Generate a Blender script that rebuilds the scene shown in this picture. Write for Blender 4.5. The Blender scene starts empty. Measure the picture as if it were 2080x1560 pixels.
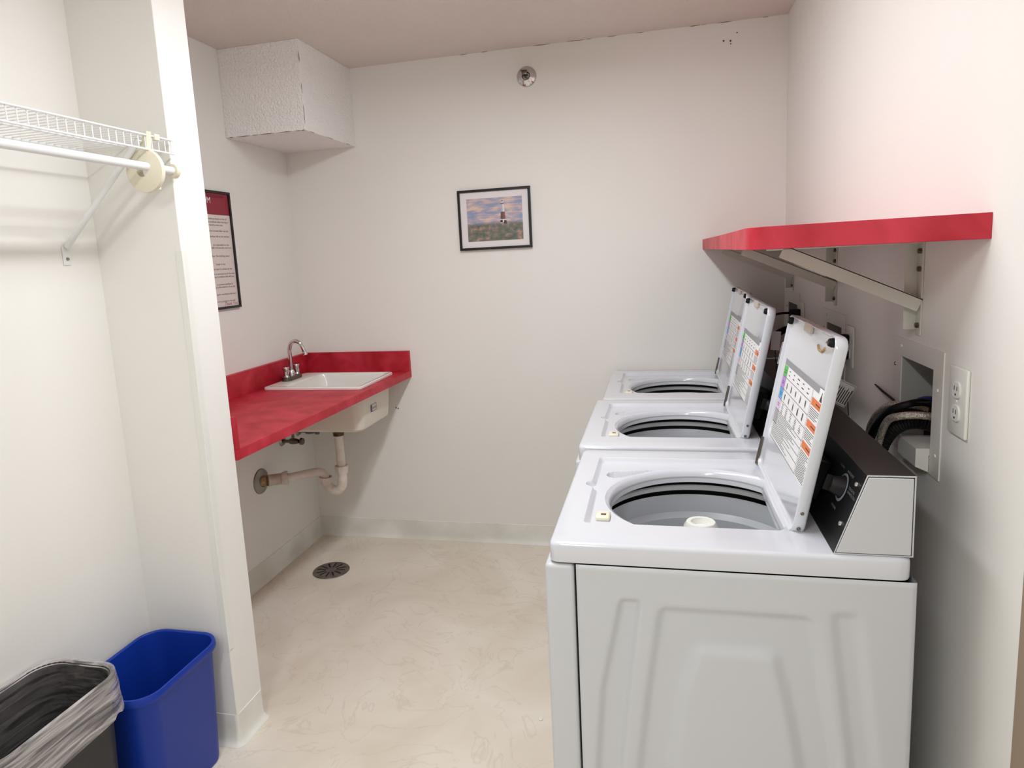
import bpy, bmesh, math, random
from mathutils import Vector, Matrix
random.seed(7)
S = bpy.context.scene
COL = S.collection

# ------------------------------------------------------------------ camera
F_PX = 1377.37
cam_data = bpy.data.cameras.new('camera')
cam = bpy.data.objects.new('camera', cam_data)
COL.objects.link(cam)
cam_data.sensor_fit = 'HORIZONTAL'
cam_data.sensor_width = 36.0
cam_data.lens = F_PX / 2080 * 36.0
cam_data.shift_x = 28.5 / 2080
cam_data.shift_y = -46.5 / 2080
cam_data.clip_start = 0.02
_r = Vector((0.97258193, 0.22692013, -0.05090811)).normalized()
_f = Vector((-0.23210091, 0.96087329, -0.15116774)).normalized()
_u = _r.cross(_f).normalized()
_r = _f.cross(_u).normalized()
m = Matrix((( _r.x, _u.x, -_f.x, 0), (_r.y, _u.y, -_f.y, 0), (_r.z, _u.z, -_f.z, 1.5595), (0, 0, 0, 1)))
cam.matrix_world = m
S.camera = cam

# ------------------------------------------------------------------ world, lights, exposure
W = bpy.data.worlds.new('world')
S.world = W
W.use_nodes = True
W.node_tree.nodes['Background'].inputs[0].default_value = (1.0, 0.98, 0.95, 1)
W.node_tree.nodes['Background'].inputs[1].default_value = 0.25
S.view_settings.view_transform = 'Standard'
S.view_settings.look = 'None'
S.view_settings.gamma = 1
S.view_settings.use_curve_mapping = False
S.view_settings.exposure = 0.12

L, B, R, H = -1.9575, 3.4546, 0.5813, 2.5672
LA = -1.672            # side wall of the alcove
CX, CY, CY2 = -1.377, 1.774, 1.917
REAR = -2.4

def area_light(name, x, y, sx, sy, power, col):
    d = bpy.data.lights.new(name, 'AREA')
    d.shape = 'RECTANGLE'; d.size = sx; d.size_y = sy
    d.energy = power; d.color = col
    o = bpy.data.objects.new(name, d)
    COL.objects.link(o)
    o.location = (x, y, H - 0.093)
    return o
WARM = (0.925, 0.965, 1.0)
FY, RY = 1.80, -0.60
P_FRONT, P_REAR = 15, 23
area_light('ceiling_lamp_light', -0.50, FY, 0.13, 1.40, P_FRONT, WARM)
area_light('rear_fill_light', -0.50, RY, 0.13, 1.40, P_REAR, WARM)  # added fill from behind the camera, brightens the near faces
LENS_FRONT, FILL_GLOW = 8.5, 3.0     # glow of the front lens and of the added rear fill

# ------------------------------------------------------------------ materials
def lin(c):
    return tuple(((v / 255) / 12.92 if v / 255 <= 0.04045 else ((v / 255 + 0.055) / 1.055) ** 2.4) for v in c)

def mat(name, rgb, rough=0.5, metal=0.0, coat=0.0, bump=0.0, bscale=200, var=None, vscale=4, spec=0.5, alpha=1.0, emis=None, detail=3, vdist=0.0, varlo=0.35, varhi=0.65):
    M = bpy.data.materials.new(name)
    M.use_nodes = True
    nt = M.node_tree
    b = nt.nodes['Principled BSDF']
    b.inputs['Base Color'].default_value = (*lin(rgb), 1)
    b.inputs['Roughness'].default_value = rough
    b.inputs['Metallic'].default_value = metal
    b.inputs['Coat Weight'].default_value = coat
    b.inputs['Coat Roughness'].default_value = 0.08
    b.inputs['Specular IOR Level'].default_value = spec
    b.inputs['Alpha'].default_value = alpha
    tc = nt.nodes.new('ShaderNodeTexCoord')
    if var:
        n = nt.nodes.new('ShaderNodeTexNoise')
        n.inputs['Scale'].default_value = vscale
        n.inputs['Detail'].default_value = detail
        n.inputs['Distortion'].default_value = vdist
        nt.links.new(tc.outputs['Object'], n.inputs['Vector'])
        cr = nt.nodes.new('ShaderNodeValToRGB')
        cr.color_ramp.elements[0].position = varlo
        cr.color_ramp.elements[0].color = (*lin(rgb), 1)
        cr.color_ramp.elements[1].position = varhi
        cr.color_ramp.elements[1].color = (*lin(var), 1)
        nt.links.new(n.outputs['Fac'], cr.inputs['Fac'])
        nt.links.new(cr.outputs['Color'], b.inputs['Base Color'])
    if bump:
        n2 = nt.nodes.new('ShaderNodeTexNoise')
        n2.inputs['Scale'].default_value = bscale
        n2.inputs['Detail'].default_value = 2
        nt.links.new(tc.outputs['Object'], n2.inputs['Vector'])
        bp = nt.nodes.new('ShaderNodeBump')
        bp.inputs['Strength'].default_value = bump
        bp.inputs['Distance'].default_value = 0.01
        nt.links.new(n2.outputs['Fac'], bp.inputs['Height'])
        nt.links.new(bp.outputs['Normal'], b.inputs['Normal'])
    return M

M_WALL = mat('wall_paint', (240, 237, 231), 0.75, bump=0.05, bscale=260, var=(241, 238, 233), vscale=1.5)
M_CEIL = mat('ceiling_paint', (232, 222, 214), 0.9, bump=0.5, bscale=170, var=(235, 225, 217), vscale=2)
M_STIP = mat('stippled_plaster', (250, 247, 244), 0.85, bump=0.8, bscale=110)
M_BASE = mat('vinyl_base', (242, 241, 234), 0.45, var=(224, 222, 212), vscale=5, bump=0.02, bscale=60)
M_TAN = mat('tan_casing', (150, 132, 112), 0.6)
M_WHITE = mat('white_enamel', (217, 219, 225), 0.16, coat=0.5)
M_SIDE = mat('white_painted_steel', (204, 206, 209), 0.38, bump=0.02, bscale=600)
M_PLASTW = mat('white_plastic', (236, 235, 228), 0.3)
M_IVORY = mat('ivory_plastic', (235, 228, 205), 0.35)
M_BLACK = mat('black_panel', (9, 9, 11), 0.4, spec=0.3)
M_BROWNBLK = mat('dark_brown_steel', (38, 33, 31), 0.42)
M_RUB = mat('black_rubber', (12, 11, 12), 0.55, spec=0.3)
M_CHROME = mat('chrome', (205, 205, 205), 0.12, metal=1.0)
M_DCHROME = mat('tarnished_metal', (120, 112, 105), 0.3, metal=1.0)
M_STEEL = mat('steel_rod', (150, 145, 138), 0.35, metal=1.0)
M_BASKET = mat('grey_basket', (184, 187, 192), 0.35)
M_GASKET = mat('black_gasket', (8, 8, 9), 0.4)
M_RING = mat('grey_ring', (200, 200, 200), 0.45)
M_LAM = mat('red_laminate', (166, 12, 30), 0.46, coat=0.0, spec=0.4, var=(208, 54, 74), vscale=9, detail=6, vdist=0.6, varlo=0.3, varhi=0.72)
M_SINK = mat('white_sink', (240, 238, 232), 0.18, coat=0.4)
M_SINKB = mat('cream_sink_underside', (226, 218, 204), 0.5)
M_PVC = mat('white_pvc', (232, 222, 212), 0.4, var=(215, 200, 188), vscale=18)
M_PVCD = mat('aged_pvc', (214, 198, 184), 0.45, var=(190, 172, 155), vscale=25)
M_BRNCOUP = mat('tan_coupling', (190, 160, 115), 0.5, var=(150, 118, 80), vscale=40)
M_NUT = mat('rusty_nut', (70, 50, 38), 0.5, metal=0.5, var=(110, 80, 55), vscale=60)
M_DRAIN = mat('drain_iron', (126, 116, 108), 0.45, metal=0.3, var=(92, 84, 78), vscale=30)
M_HOLE = mat('dark_hole', (10, 9, 8), 0.9)
M_BLUE = mat('blue_plastic', (18, 54, 156), 0.42, spec=0.3, bump=0.02, bscale=500)
M_GREY = mat('dark_grey_plastic', (36, 34, 33), 0.5)
M_PAPER = mat('white_paper', (240, 238, 238), 0.5)
M_MATB = mat('mat_board', (236, 230, 230), 0.7)
M_FRAME = mat('black_frame', (12, 9, 9), 0.35)
M_INK = mat('dark_ink', (60, 58, 60), 0.7)
M_INKL = mat('grey_ink', (150, 150, 152), 0.7)
M_HEAD = mat('maroon_print', (146, 36, 56), 0.5)
M_HEADD = mat('dark_maroon_ink', (96, 26, 36), 0.6)
M_REDI = mat('red_ink', (176, 58, 50), 0.6)
M_BLUEI = mat('blue_ink', (70, 74, 140), 0.6)
M_GREEN = mat('green_print', (88, 190, 88), 0.5)
M_PURP = mat('purple_print', (186, 140, 212), 0.5)
M_BLUP = mat('blue_print', (98, 166, 222), 0.5)
M_PINK = mat('lilac_print', (226, 200, 228), 0.5)
M_ORNG = mat('orange_print', (226, 120, 62), 0.5)
M_BRKT = mat('painted_bracket', (214, 212, 201), 0.5)
M_BOXF = mat('painted_metal_box', (236, 234, 226), 0.5)
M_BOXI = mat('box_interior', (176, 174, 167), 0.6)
M_VALVE = mat('blue_valve', (30, 42, 110), 0.4)
M_WIRE = mat('white_wire', (236, 236, 236), 0.35)
M_DIALR = mat('grey_dial_print', (112, 116, 122), 0.5)

# floor: beige marbled sheet vinyl with faint veins
def floor_mat():
    M = mat('marbled_vinyl', (238, 229, 215), 0.42, var=(226, 214, 197), vscale=2.2, detail=7, vdist=1.2, coat=0.1)
    nt = M.node_tree
    b = nt.nodes['Principled BSDF']
    cr = [n for n in nt.nodes if n.type == 'VALTORGB'][0]
    tc = [n for n in nt.nodes if n.type == 'TEX_COORD'][0]
    n = nt.nodes.new('ShaderNodeTexNoise')
    n.inputs['Scale'].default_value = 3.4; n.inputs['Detail'].default_value = 9; n.inputs['Distortion'].default_value = 1.8
    nt.links.new(tc.outputs['Object'], n.inputs['Vector'])
    r2 = nt.nodes.new('ShaderNodeValToRGB')
    e = r2.color_ramp.elements
    e[0].position = 0.485; e[0].color = (0, 0, 0, 1)
    e[1].position = 0.5; e[1].color = (0.3, 0.3, 0.3, 1)
    k = e.new(0.515); k.color = (0, 0, 0, 1)
    nt.links.new(n.outputs['Fac'], r2.inputs['Fac'])
    mx = nt.nodes.new('ShaderNodeMixRGB')
    mx.inputs['Color2'].default_value = (*lin((196, 182, 165)), 1)
    nt.links.new(r2.outputs['Color'], mx.inputs['Fac'])
    nt.links.new(cr.outputs['Color'], mx.inputs['Color1'])
    nt.links.new(mx.outputs['Color'], b.inputs['Base Color'])
    return M
M_FLOOR = floor_mat()

def liner_mat(name, a_lo, a_hi):
    M = bpy.data.materials.new(name)
    M.use_nodes = True
    nt = M.node_tree
    b = nt.nodes['Principled BSDF']
    b.inputs['Base Color'].default_value = (*lin((222, 214, 212)), 1)
    b.inputs['Roughness'].default_value = 0.28
    tc = nt.nodes.new('ShaderNodeTexCoord')
    mp = nt.nodes.new('ShaderNodeMapping')
    mp.inputs['Scale'].default_value = (7, 3, 40)
    mp.inputs['Rotation'].default_value = (0.5, 0, 0)
    n = nt.nodes.new('ShaderNodeTexNoise')
    n.inputs['Scale'].default_value = 1.6; n.inputs['Detail'].default_value = 5; n.inputs['Distortion'].default_value = 1.0
    nt.links.new(tc.outputs['Object'], mp.inputs['Vector'])
    nt.links.new(mp.outputs['Vector'], n.inputs['Vector'])
    mr = nt.nodes.new('ShaderNodeMapRange')
    mr.inputs['From Min'].default_value = 0.38; mr.inputs['From Max'].default_value = 0.66
    mr.inputs['To Min'].default_value = a_lo; mr.inputs['To Max'].default_value = a_hi
    nt.links.new(n.outputs['Fac'], mr.inputs['Value'])
    nt.links.new(mr.outputs['Result'], b.inputs['Alpha'])
    bp = nt.nodes.new('ShaderNodeBump'); bp.inputs['Strength'].default_value = 0.6; bp.inputs['Distance'].default_value = 0.01
    nt.links.new(n.outputs['Fac'], bp.inputs['Height'])
    nt.links.new(bp.outputs['Normal'], b.inputs['Normal'])
    return M
M_FILM = liner_mat('clear_bag_film', 0.15, 0.72)
M_FILM2 = liner_mat('clear_bag_film_inside', 0.01, 0.16)

def glass_film(name, rgb, alpha, rough=0.1):
    return mat(name, rgb, rough, alpha=alpha)
M_GUARD = mat('corner_guard_plastic', (236, 235, 229), 0.3)
M_GLASS = glass_film('picture_glass', (255, 255, 255), 0.06, 0.04)

# ------------------------------------------------------------------ mesh helpers
class MB:
    """collects shapes, then links them as one mesh object"""
    def __init__(s):
        s.v = []; s.f = []; s.mi = []; s.sm = []; s.cur = 0
    def add(s, vs, fs, smooth=False):
        o = len(s.v)
        s.v += [tuple(v) for v in vs]
        for f in fs:
            s.f.append([i + o for i in f]); s.mi.append(s.cur); s.sm.append(smooth)
        return s
    def box(s, x0, x1, y0, y1, z0, z1):
        vs = [(x0,y0,z0),(x1,y0,z0),(x1,y1,z0),(x0,y1,z0),(x0,y0,z1),(x1,y0,z1),(x1,y1,z1),(x0,y1,z1)]
        return s.add(vs, [(0,3,2,1),(4,5,6,7),(0,1,5,4),(1,2,6,5),(2,3,7,6),(3,0,4,7)])
    def rbox(s, x0, x1, y0, y1, z0, z1, b=0.004, seg=3):
        """box with rounded edges"""
        bm = bmesh.new()
        bmesh.ops.create_cube(bm, size=1)
        for v in bm.verts:
            v.co = Vector(((x0+x1)/2 + v.co.x*(x1-x0), (y0+y1)/2 + v.co.y*(y1-y0), (z0+z1)/2 + v.co.z*(z1-z0)))
        bmesh.ops.bevel(bm, geom=bm.edges[:], offset=b, segments=seg, affect='EDGES', profile=0.5)
        return s.addbm(bm, True)
    def addbm(s, bm, smooth=False, M=None):
        bm.verts.index_update()
        vs = [(M @ v.co if M else v.co) for v in bm.verts]
        s.add(vs, [[v.index for v in f.verts] for f in bm.faces], smooth)
        bm.free()
        return s
    def tube(s, pts, r, n=12, caps=True, closed=False):
        pts = [Vector(p) for p in pts]
        rr = r if isinstance(r, (list, tuple)) else [r]*len(pts)
        vs = []; prev = None
        N = len(pts)
        for i, p in enumerate(pts):
            if closed: t = (pts[(i+1) % N] - pts[i-1])
            else: t = pts[min(i+1, N-1)] - pts[max(i-1, 0)]
            t.normalize()
            if prev is None:
                a = Vector((0,0,1)) if abs(t.z) < 0.9 else Vector((1,0,0))
                u = t.cross(a).normalized()
            else:
                u = (prev - t*prev.dot(t)).normalized()
            prev = u
            w = t.cross(u)
            for k in range(n):
                a = 2*math.pi*k/n
                vs.append(p + (u*math.cos(a) + w*math.sin(a))*rr[i])
        fs = []
        for i in range(N if closed else N-1):
            for k in range(n):
                a = i*n + k; b2 = i*n + (k+1) % n; j = (i+1) % N
                fs.append((a, b2, j*n + (k+1) % n, j*n + k))
        if caps and not closed:
            fs.append(list(range(n))[::-1]); fs.append([(N-1)*n + k for k in range(n)])
        return s.add(vs, fs, True)
    def cyl(s, p0, p1, r, n=24):
        return s.lathe(p0, p1, [(0, 0), (r, 0), (r, 1), (0, 1)], n)
    def lathe(s, p0, p1, prof, n=32):
        """prof = [(radius, t along p0-p1)]"""
        p0 = Vector(p0); p1 = Vector(p1); t = (p1-p0); Lg = t.length; t.normalize()
        a = Vector((0,0,1)) if abs(t.z) < 0.9 else Vector((1,0,0))
        u = t.cross(a).normalized(); w = t.cross(u)
        vs = []; fs = []
        for (r, h) in prof:
            for k in range(n):
                an = 2*math.pi*k/n
                vs.append(p0 + t*(h*Lg) + (u*math.cos(an) + w*math.sin(an))*max(r, 1e-5))
        for i in range(len(prof)-1):
            for k in range(n):
                fs.append((i*n+k, (i+1)*n+k, (i+1)*n+(k+1) % n, i*n+(k+1) % n))
        return s.add(vs, fs, True)
    def prism(s, poly, axis, a, b):
        """extrude 2-D polygon along axis between a and b"""
        def P(p, h):
            return {'x': (h, p[0], p[1]), 'y': (p[0], h, p[1]), 'z': (p[0], p[1], h)}[axis]
        n = len(poly)
        vs = [P(p, a) for p in poly] + [P(p, b) for p in poly]
        fs = [list(range(n))[::-1], [n+i for i in range(n)]]
        fs += [(i, (i+1) % n, n+(i+1) % n, n+i) for i in range(n)]
        return s.add(vs, fs)
    def quad(s, a, b, c, d):
        return s.add([a, b, c, d], [(0, 1, 2, 3)])
    def build(s, name, mats, parent=None, bevel=0, angle=35):
        me = bpy.data.meshes.new(name)
        me.from_pydata(s.v, [], s.f)
        if not isinstance(mats, (list, tuple)): mats = [mats]
        for q in mats: me.materials.append(q)
        for p, mi in zip(me.polygons, s.mi): p.material_index = mi
        bm = bmesh.new(); bm.from_mesh(me)
        bmesh.ops.recalc_face_normals(bm, faces=bm.faces)
        for f in bm.faces: f.smooth = True
        ca = math.radians(angle)
        for e in bm.edges:
            if len(e.link_faces) == 2 and e.calc_face_angle(0) > ca: e.smooth = False
        bm.to_mesh(me); bm.free()
        o = bpy.data.objects.new(name, me)
        COL.objects.link(o)
        if parent: o.parent = parent
        if bevel:
            md = o.modifiers.new('bevel', 'BEVEL'); md.width = bevel; md.segments = 3; md.limit_method = 'ANGLE'; md.angle_limit = math.radians(40)
            md.harden_normals = False
        return o

def tag(o, label=None, cat=None, group=None, kind=None):
    if label: o['label'] = label
    if cat: o['category'] = cat
    if group: o['group'] = group
    if kind: o['kind'] = kind
    return o
def empty(name, loc=(0, 0, 0)):
    o = bpy.data.objects.new(name, None)
    o.empty_display_size = 0.1
    COL.objects.link(o); o.location = loc
    return o
def structure(o):
    o['kind'] = 'structure'
    return o
def copy_tree(o, parent=None):
    c = o.copy(); COL.objects.link(c)
    if parent: c.parent = parent
    for ch in list(o.children): copy_tree(ch, c)
    return c
def smoothstep(a, b, x):
    t = min(1, max(0, (x-a)/(b-a)))
    return t*t*(3-2*t)
def catmull(pts, n=8):
    P = [Vector(p) for p in pts]; P = [P[0]*2-P[1]] + P + [P[-1]*2-P[-2]]
    out = []
    for i in range(1, len(P)-2):
        for k in range(n):
            t = k/n
            a, b, c, d = P[i-1], P[i], P[i+1], P[i+2]
            out.append(0.5*((2*b) + (c-a)*t + (2*a-5*b+4*c-d)*t*t + (3*b-a-3*c+d)*t**3))
    out.append(P[-2])
    return out

def text_into(mb, txt, size, M, align='LEFT', space=1.0):
    """letters as flat geometry, local x right, y up, placed by matrix M"""
    cu = bpy.data.curves.new('lettering', 'FONT')
    cu.body = txt; cu.size = size; cu.align_x = align; cu.space_character = space
    cu.resolution_u = 2
    ob = bpy.data.objects.new('lettering', cu)
    COL.objects.link(ob)
    dg = bpy.context.evaluated_depsgraph_get()
    me = bpy.data.meshes.new_from_object(ob.evaluated_get(dg))
    mb.add([M @ v.co for v in me.vertices], [list(p.vertices) for p in me.polygons])
    bpy.data.objects.remove(ob); bpy.data.curves.remove(cu); bpy.data.meshes.remove(me)

def frame_matrix(o, x, y):
    x = Vector(x).normalized(); y = Vector(y).normalized(); z = x.cross(y)
    return Matrix(((x.x, y.x, z.x, o[0]), (x.y, y.y, z.y, o[1]), (x.z, y.z, z.z, o[2]), (0, 0, 0, 1)))

# ------------------------------------------------------------------ room shell
T = 0.12
structure(MB().box(L-T, R+T, REAR-T, B+T, -0.1, 0).build('floor', M_FLOOR))
structure(MB().box(L-T, R+T, REAR-T, B+T, H, H+0.1).build('ceiling', M_CEIL))
structure(MB().box(L-T, R+T, B, B+T, 0, H).build('wall_back', M_WALL))
structure(MB().box(L-T, L, CY2-0.02, B, 0, H).build('wall_left', M_WALL))
structure(MB().box(LA-T, LA, REAR, CY, 0, H).build('wall_alcove', M_WALL))
structure(MB().box(L, CX, CY, CY2, 0, H).build('wall_partition', M_WALL, bevel=0.003))
structure(MB().box(L-T, R+T, REAR-T, REAR, 0, H).build('wall_rear', M_WALL))

# right wall with three real openings for the recessed supply boxes
BOXES = [(1.626, 1.833, 1.072, 1.272), (2.395, 2.602, 1.072, 1.277), (3.128, 3.335, 1.076, 1.294)]
def wall_with_holes():
    ys = sorted({REAR, B} | {b[0] for b in BOXES} | {b[1] for b in BOXES})
    zs = sorted({0, H} | {b[2] for b in BOXES} | {b[3] for b in BOXES})
    mb = MB()
    for i in range(len(ys)-1):
        for j in range(len(zs)-1):
            yc = (ys[i]+ys[i+1])/2; zc = (zs[j]+zs[j+1])/2
            if any(b[0] < yc < b[1] and b[2] < zc < b[3] for b in BOXES): continue
            mb.quad((R, ys[i], zs[j]), (R, ys[i], zs[j+1]), (R, ys[i+1], zs[j+1]), (R, ys[i+1], zs[j]))
    for b in BOXES:
        y0, y1, z0, z1 = b; d = R+0.1
        mb.quad((R,y0,z0),(d,y0,z0),(d,y0,z1),(R,y0,z1)); mb.quad((R,y1,z0),(R,y1,z1),(d,y1,z1),(d,y1,z0))
        mb.quad((R,y0,z1),(d,y0,z1),(d,y1,z1),(R,y1,z1)); mb.quad((R,y0,z0),(R,y1,z0),(d,y1,z0),(d,y0,z0))
    mb.box(R+0.1, R+T, REAR, B, 0, H)
    return mb.build('wall_right', M_WALL)
structure(wall_with_holes())
structure(MB().box(R-0.014, R, 1.02, 1.194, 0, 2.10).build('trim_1', M_TAN, bevel=0.003))

# plaster box in the upper corner
sof = structure(MB().box(L, -1.5477, 2.924, B, 2.1743, H).build('soffit', M_STIP, bevel=0.002))

# small marks left on the back wall
mk = MB()
for x, z, r in ((0.306, 2.486, 0.0045), (0.336, 2.483, 0.0045), (0.337, 2.470, 0.003), (0.364, 2.515, 0.003)):
    mk.cyl((x, B-0.0008, z), (x, B+0.002, z), r, 10)
mk.build('nail_hole', M_NUT, bpy.data.objects['wall_back'])
mk = MB()
for x, z in ((-1.43, 0.762), (-1.418, 0.758)):
    mk.cyl((x, B-0.0008, z), (x, B+0.002, z), 0.004, 8)
mk.build('scuff_mark', M_NUT, bpy.data.objects['wall_back'])

# hairline cracks in the caulk along the plaster box and the ceiling seam
def crack(a, b, parent, gaps=0.25, r=0.0011, seed=1):
    rg = random.Random(seed); a = Vector(a); b = Vector(b); mb = MB(); t = 0.0; Lg = (b-a).length
    while t < 1:
        ln_ = rg.uniform(0.02, 0.09)/Lg; t2 = min(1, t+ln_)
        pts = [a.lerp(b, t+(t2-t)*k/3)+Vector((rg.uniform(-1, 1), 0, rg.uniform(-1, 1)))*0.0006 for k in range(4)]
        mb.tube(pts, [0.0003, r*rg.uniform(0.5, 1.2), r*rg.uniform(0.5, 1.2), 0.0003], 5)
        t = t2+rg.uniform(0, gaps)*0.1/Lg*3
    return mb.build('caulk_crack', M_NUT, parent)
crack((L+0.01, 2.9242, 2.1745), (-1.55, 2.9242, 2.1745), sof, 0.1, 0.0014, 1)
crack((-1.5476, 2.9242, 2.20), (-1.5476, 2.9242, 2.53), sof, 0.9, 0.0013, 2)
crack((-1.5476, 2.97, 2.1745), (-1.5476, B-0.01, 2.1745), sof, 0.8, 0.0011, 3)
crack((-0.95, B-0.0005, H-0.001), (0.5, B-0.0005, H-0.001), bpy.data.objects['wall_back'], 0.9, 0.0013, 4)

# ------------------------------------------------------------------ vinyl cove base
BH = 0.109
PROF = [(0.0, BH), (0.0028, BH-0.001), (0.0032, 0.05), (0.0040, 0.028), (0.0065, 0.016), (0.0115, 0.0075), (0.018, 0.003), (0.020, 0.0005), (0.0, 0.0005)]
def cove(name, path, side):
    """path = plan polyline along the wall foot, side = +1 if the room is on its left"""
    P = [Vector((p[0], p[1])) for p in path]
    vs = []; n = len(PROF)
    for i, p in enumerate(P):
        d0 = (P[i]-P[i-1]).normalized() if i else (P[1]-P[0]).normalized()
        d1 = (P[i+1]-P[i]).normalized() if i < len(P)-1 else d0
        n0 = Vector((-d0.y, d0.x))*side; n1 = Vector((-d1.y, d1.x))*side
        nn = (n0+n1).normalized(); k = 1/max(0.3, nn.dot(n0))
        for (o, z) in PROF:
            vs.append((p.x+nn.x*o*k, p.y+nn.y*o*k, z))
    fs = []
    for i in range(len(P)-1):
        for j in range(n-1):
            fs.append((i*n+j, (i+1)*n+j, (i+1)*n+j+1, i*n+j+1))
    return structure(MB().add(vs, fs, True).build(name, M_BASE))
cove('baseboard_back', [(R, B), (L, B)], 1)
cove('baseboard_left', [(L, B-0.003), (L-0.0, 2.68), (L, CY2)], 1)
def arc(cx, cy, r, a0, a1, n=6):
    return [(cx+r*math.cos(math.radians(a0+(a1-a0)*i/n)), cy+r*math.sin(math.radians(a0+(a1-a0)*i/n))) for i in range(n+1)]
rr = 0.012
cove('baseboard_partition', [(LA, CY)] + arc(CX-rr, CY+rr, rr, -90, 0) + arc(CX-rr, CY2-rr, rr, 0, 90) + [(L, CY2)], -1)
cove('baseboard_alcove', [(LA, CY), (LA, REAR)], 1)

# ------------------------------------------------------------------ ceiling fixtures (out of frame; the rear one is only added fill)
def ceiling_fixture(y, glow, label):
    t = empty('ceiling_light', (-0.5, y, H))
    MB().box(-0.09, 0.09, -0.73, 0.73, -0.025, 0).build('housing', M_PLASTW, t)
    for s in (-1, 1): MB().box(-0.085, 0.085, s*0.72-0.008, s*0.72+0.008, -0.085, -0.025).build('end_cap', M_PLASTW, t)
    M = mat('lit_lens', (250, 248, 240), 0.4)
    b = M.node_tree.nodes['Principled BSDF']
    b.inputs['Emission Color'].default_value = (*WARM, 1); b.inputs['Emission Strength'].default_value = glow
    P = [(-0.080, -0.025), (-0.077, -0.065), (-0.062, -0.085), (0.062, -0.085), (0.077, -0.065), (0.080, -0.025)]
    MB().prism(P, 'y', -0.712, 0.712).build('lens', M, t)
    return tag(t, label, 'ceiling light')
ceiling_fixture(FY, LENS_FRONT, 'long white fluorescent ceiling fixture above the floor beside the machines')
ceiling_fixture(RY, FILL_GLOW, 'added fill light shaped as a long white ceiling fixture, unseen behind the camera')

# ------------------------------------------------------------------ counter with sink
ZT, ZB, XF = 0.972, 0.936, -1.3252      # counter top, underside, front edge
SX0, SX1, SY0, SY1 = -1.905, -1.385, 2.925, 3.345   # sink rim
ct = MB()
hx0, hx1, hy0, hy1 = SX0+0.02, SX1-0.02, SY0+0.02, SY1-0.02
XN = -1.369                     # front edge at the partition, flush with its end
def xfe(y): return XN+(XF-XN)*(y-CY2)/(B-CY2)
for (a, b, c, d) in ((L, None, CY2, hy0), (L, None, hy1, B), (L, hx0, hy0, hy1), (hx1, None, hy0, hy1)):
    ct.prism([(a, c), (b or xfe(c), c), (b or xfe(d), d), (a, d)], 'z', ZB, ZT)
top = empty('countertop', (L, CY2, ZT))
def wpart(mb, name, mats, root, **k):
    """part given in world coordinates under an (unrotated) root"""
    o = mb.build(name, mats, root, **k)
    o.matrix_parent_inverse = Matrix.Translation(root.location).inverted()
    return o
wpart(ct, 'top_slab', M_LAM, top)
HS = 1.082
wpart(MB().box(L, L+0.024, CY2, B, ZT, HS), 'left_backsplash', M_LAM, top, bevel=0.001)
wpart(MB().box(L+0.024, XF, B-0.024, B, ZT, HS), 'rear_backsplash', M_LAM, top, bevel=0.001)
wpart(MB().box(L+0.024, XN-0.002, CY2, CY2+0.022, ZT, HS), 'end_backsplash', M_LAM, top, bevel=0.001)
tag(top, 'mottled red laminate counter with low backsplashes in the far left corner', 'counter')

def rrect(x0, x1, y0, y1, r, n=6):
    return arc(x1-r, y1-r, r, 0, 90, n) + arc(x0+r, y1-r, r, 90, 180, n) + arc(x0+r, y0+r, r, 180, 270, n) + arc(x1-r, y0+r, r, 270, 360, n)
def loft(mb, rings, cap0=False, cap1=False, smooth=True):
    n = len(rings[0]); vs = [p for r in rings for p in r]; fs = []
    for i in range(len(rings)-1):
        for k in range(n):
            fs.append((i*n+k, (i+1)*n+k, (i+1)*n+(k+1) % n, i*n+(k+1) % n))
    if cap0: fs.append(list(range(n)))
    if cap1: fs.append([(len(rings)-1)*n+k for k in range(n)])
    return mb.add(vs, fs, smooth)
def ring(x0, x1, y0, y1, r, z):
    return [(p[0], p[1], z) for p in rrect(x0, x1, y0, y1, r)]
sink = empty('utility_sink', ((SX0+SX1)/2, (SY0+SY1)/2, ZT))
mb = MB()
bx0, bx1, by0, by1 = SX0+0.115, SX1-0.03, SY0+0.03, SY1-0.03
loft(mb, [ring(SX0, SX1, SY0, SY1, 0.02, ZT+0.0005), ring(SX0, SX1, SY0, SY1, 0.02, ZT+0.009), ring(SX0+0.004, SX1-0.004, SY0+0.004, SY1-0.004, 0.02, ZT+0.013),
          ring(bx0-0.012, bx1+0.012, by0-0.012, by1+0.012, 0.03, ZT+0.012), ring(bx0-0.005, bx1+0.005, by0-0.005, by1+0.005, 0.035, ZT+0.008),
          ring(bx0, bx1, by0, by1, 0.04, ZT-0.01), ring(bx0+0.02, bx1-0.02, by0+0.02, by1-0.02, 0.05, ZT-0.19), ring(bx0+0.035, bx1-0.035, by0+0.035, by1-0.035, 0.05, ZT-0.205)], cap1=True)
wpart(mb, 'rim_and_bowl', M_SINK, sink)
SBOT = 0.755
mb = MB()
ox0, ox1, oy0, oy1 = SX0+0.06, SX1-0.005, SY0-0.0, SY1-0.02
loft(mb, [ring(ox0, ox1, oy0, oy1, 0.05, ZB-0.0005), ring(ox0+0.01, ox1-0.01, oy0+0.008, oy1-0.01, 0.05, SBOT+0.03), ring(ox0+0.014, ox1-0.014, oy0+0.012, oy1-0.014, 0.05, SBOT+0.012), ring(ox0+0.03, ox1-0.03, oy0+0.028, oy1-0.03, 0.04, SBOT)], cap1=True)
wpart(mb, 'basin_underside', M_SINKB, sink)['label'] = 'cream plastic underside of the basin'
mb = MB(); xs = ox1-0.0052
M = frame_matrix((xs+0.003, 3.075, 0.842), (0, 1, 0), (0.0, 0, 1))
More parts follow.
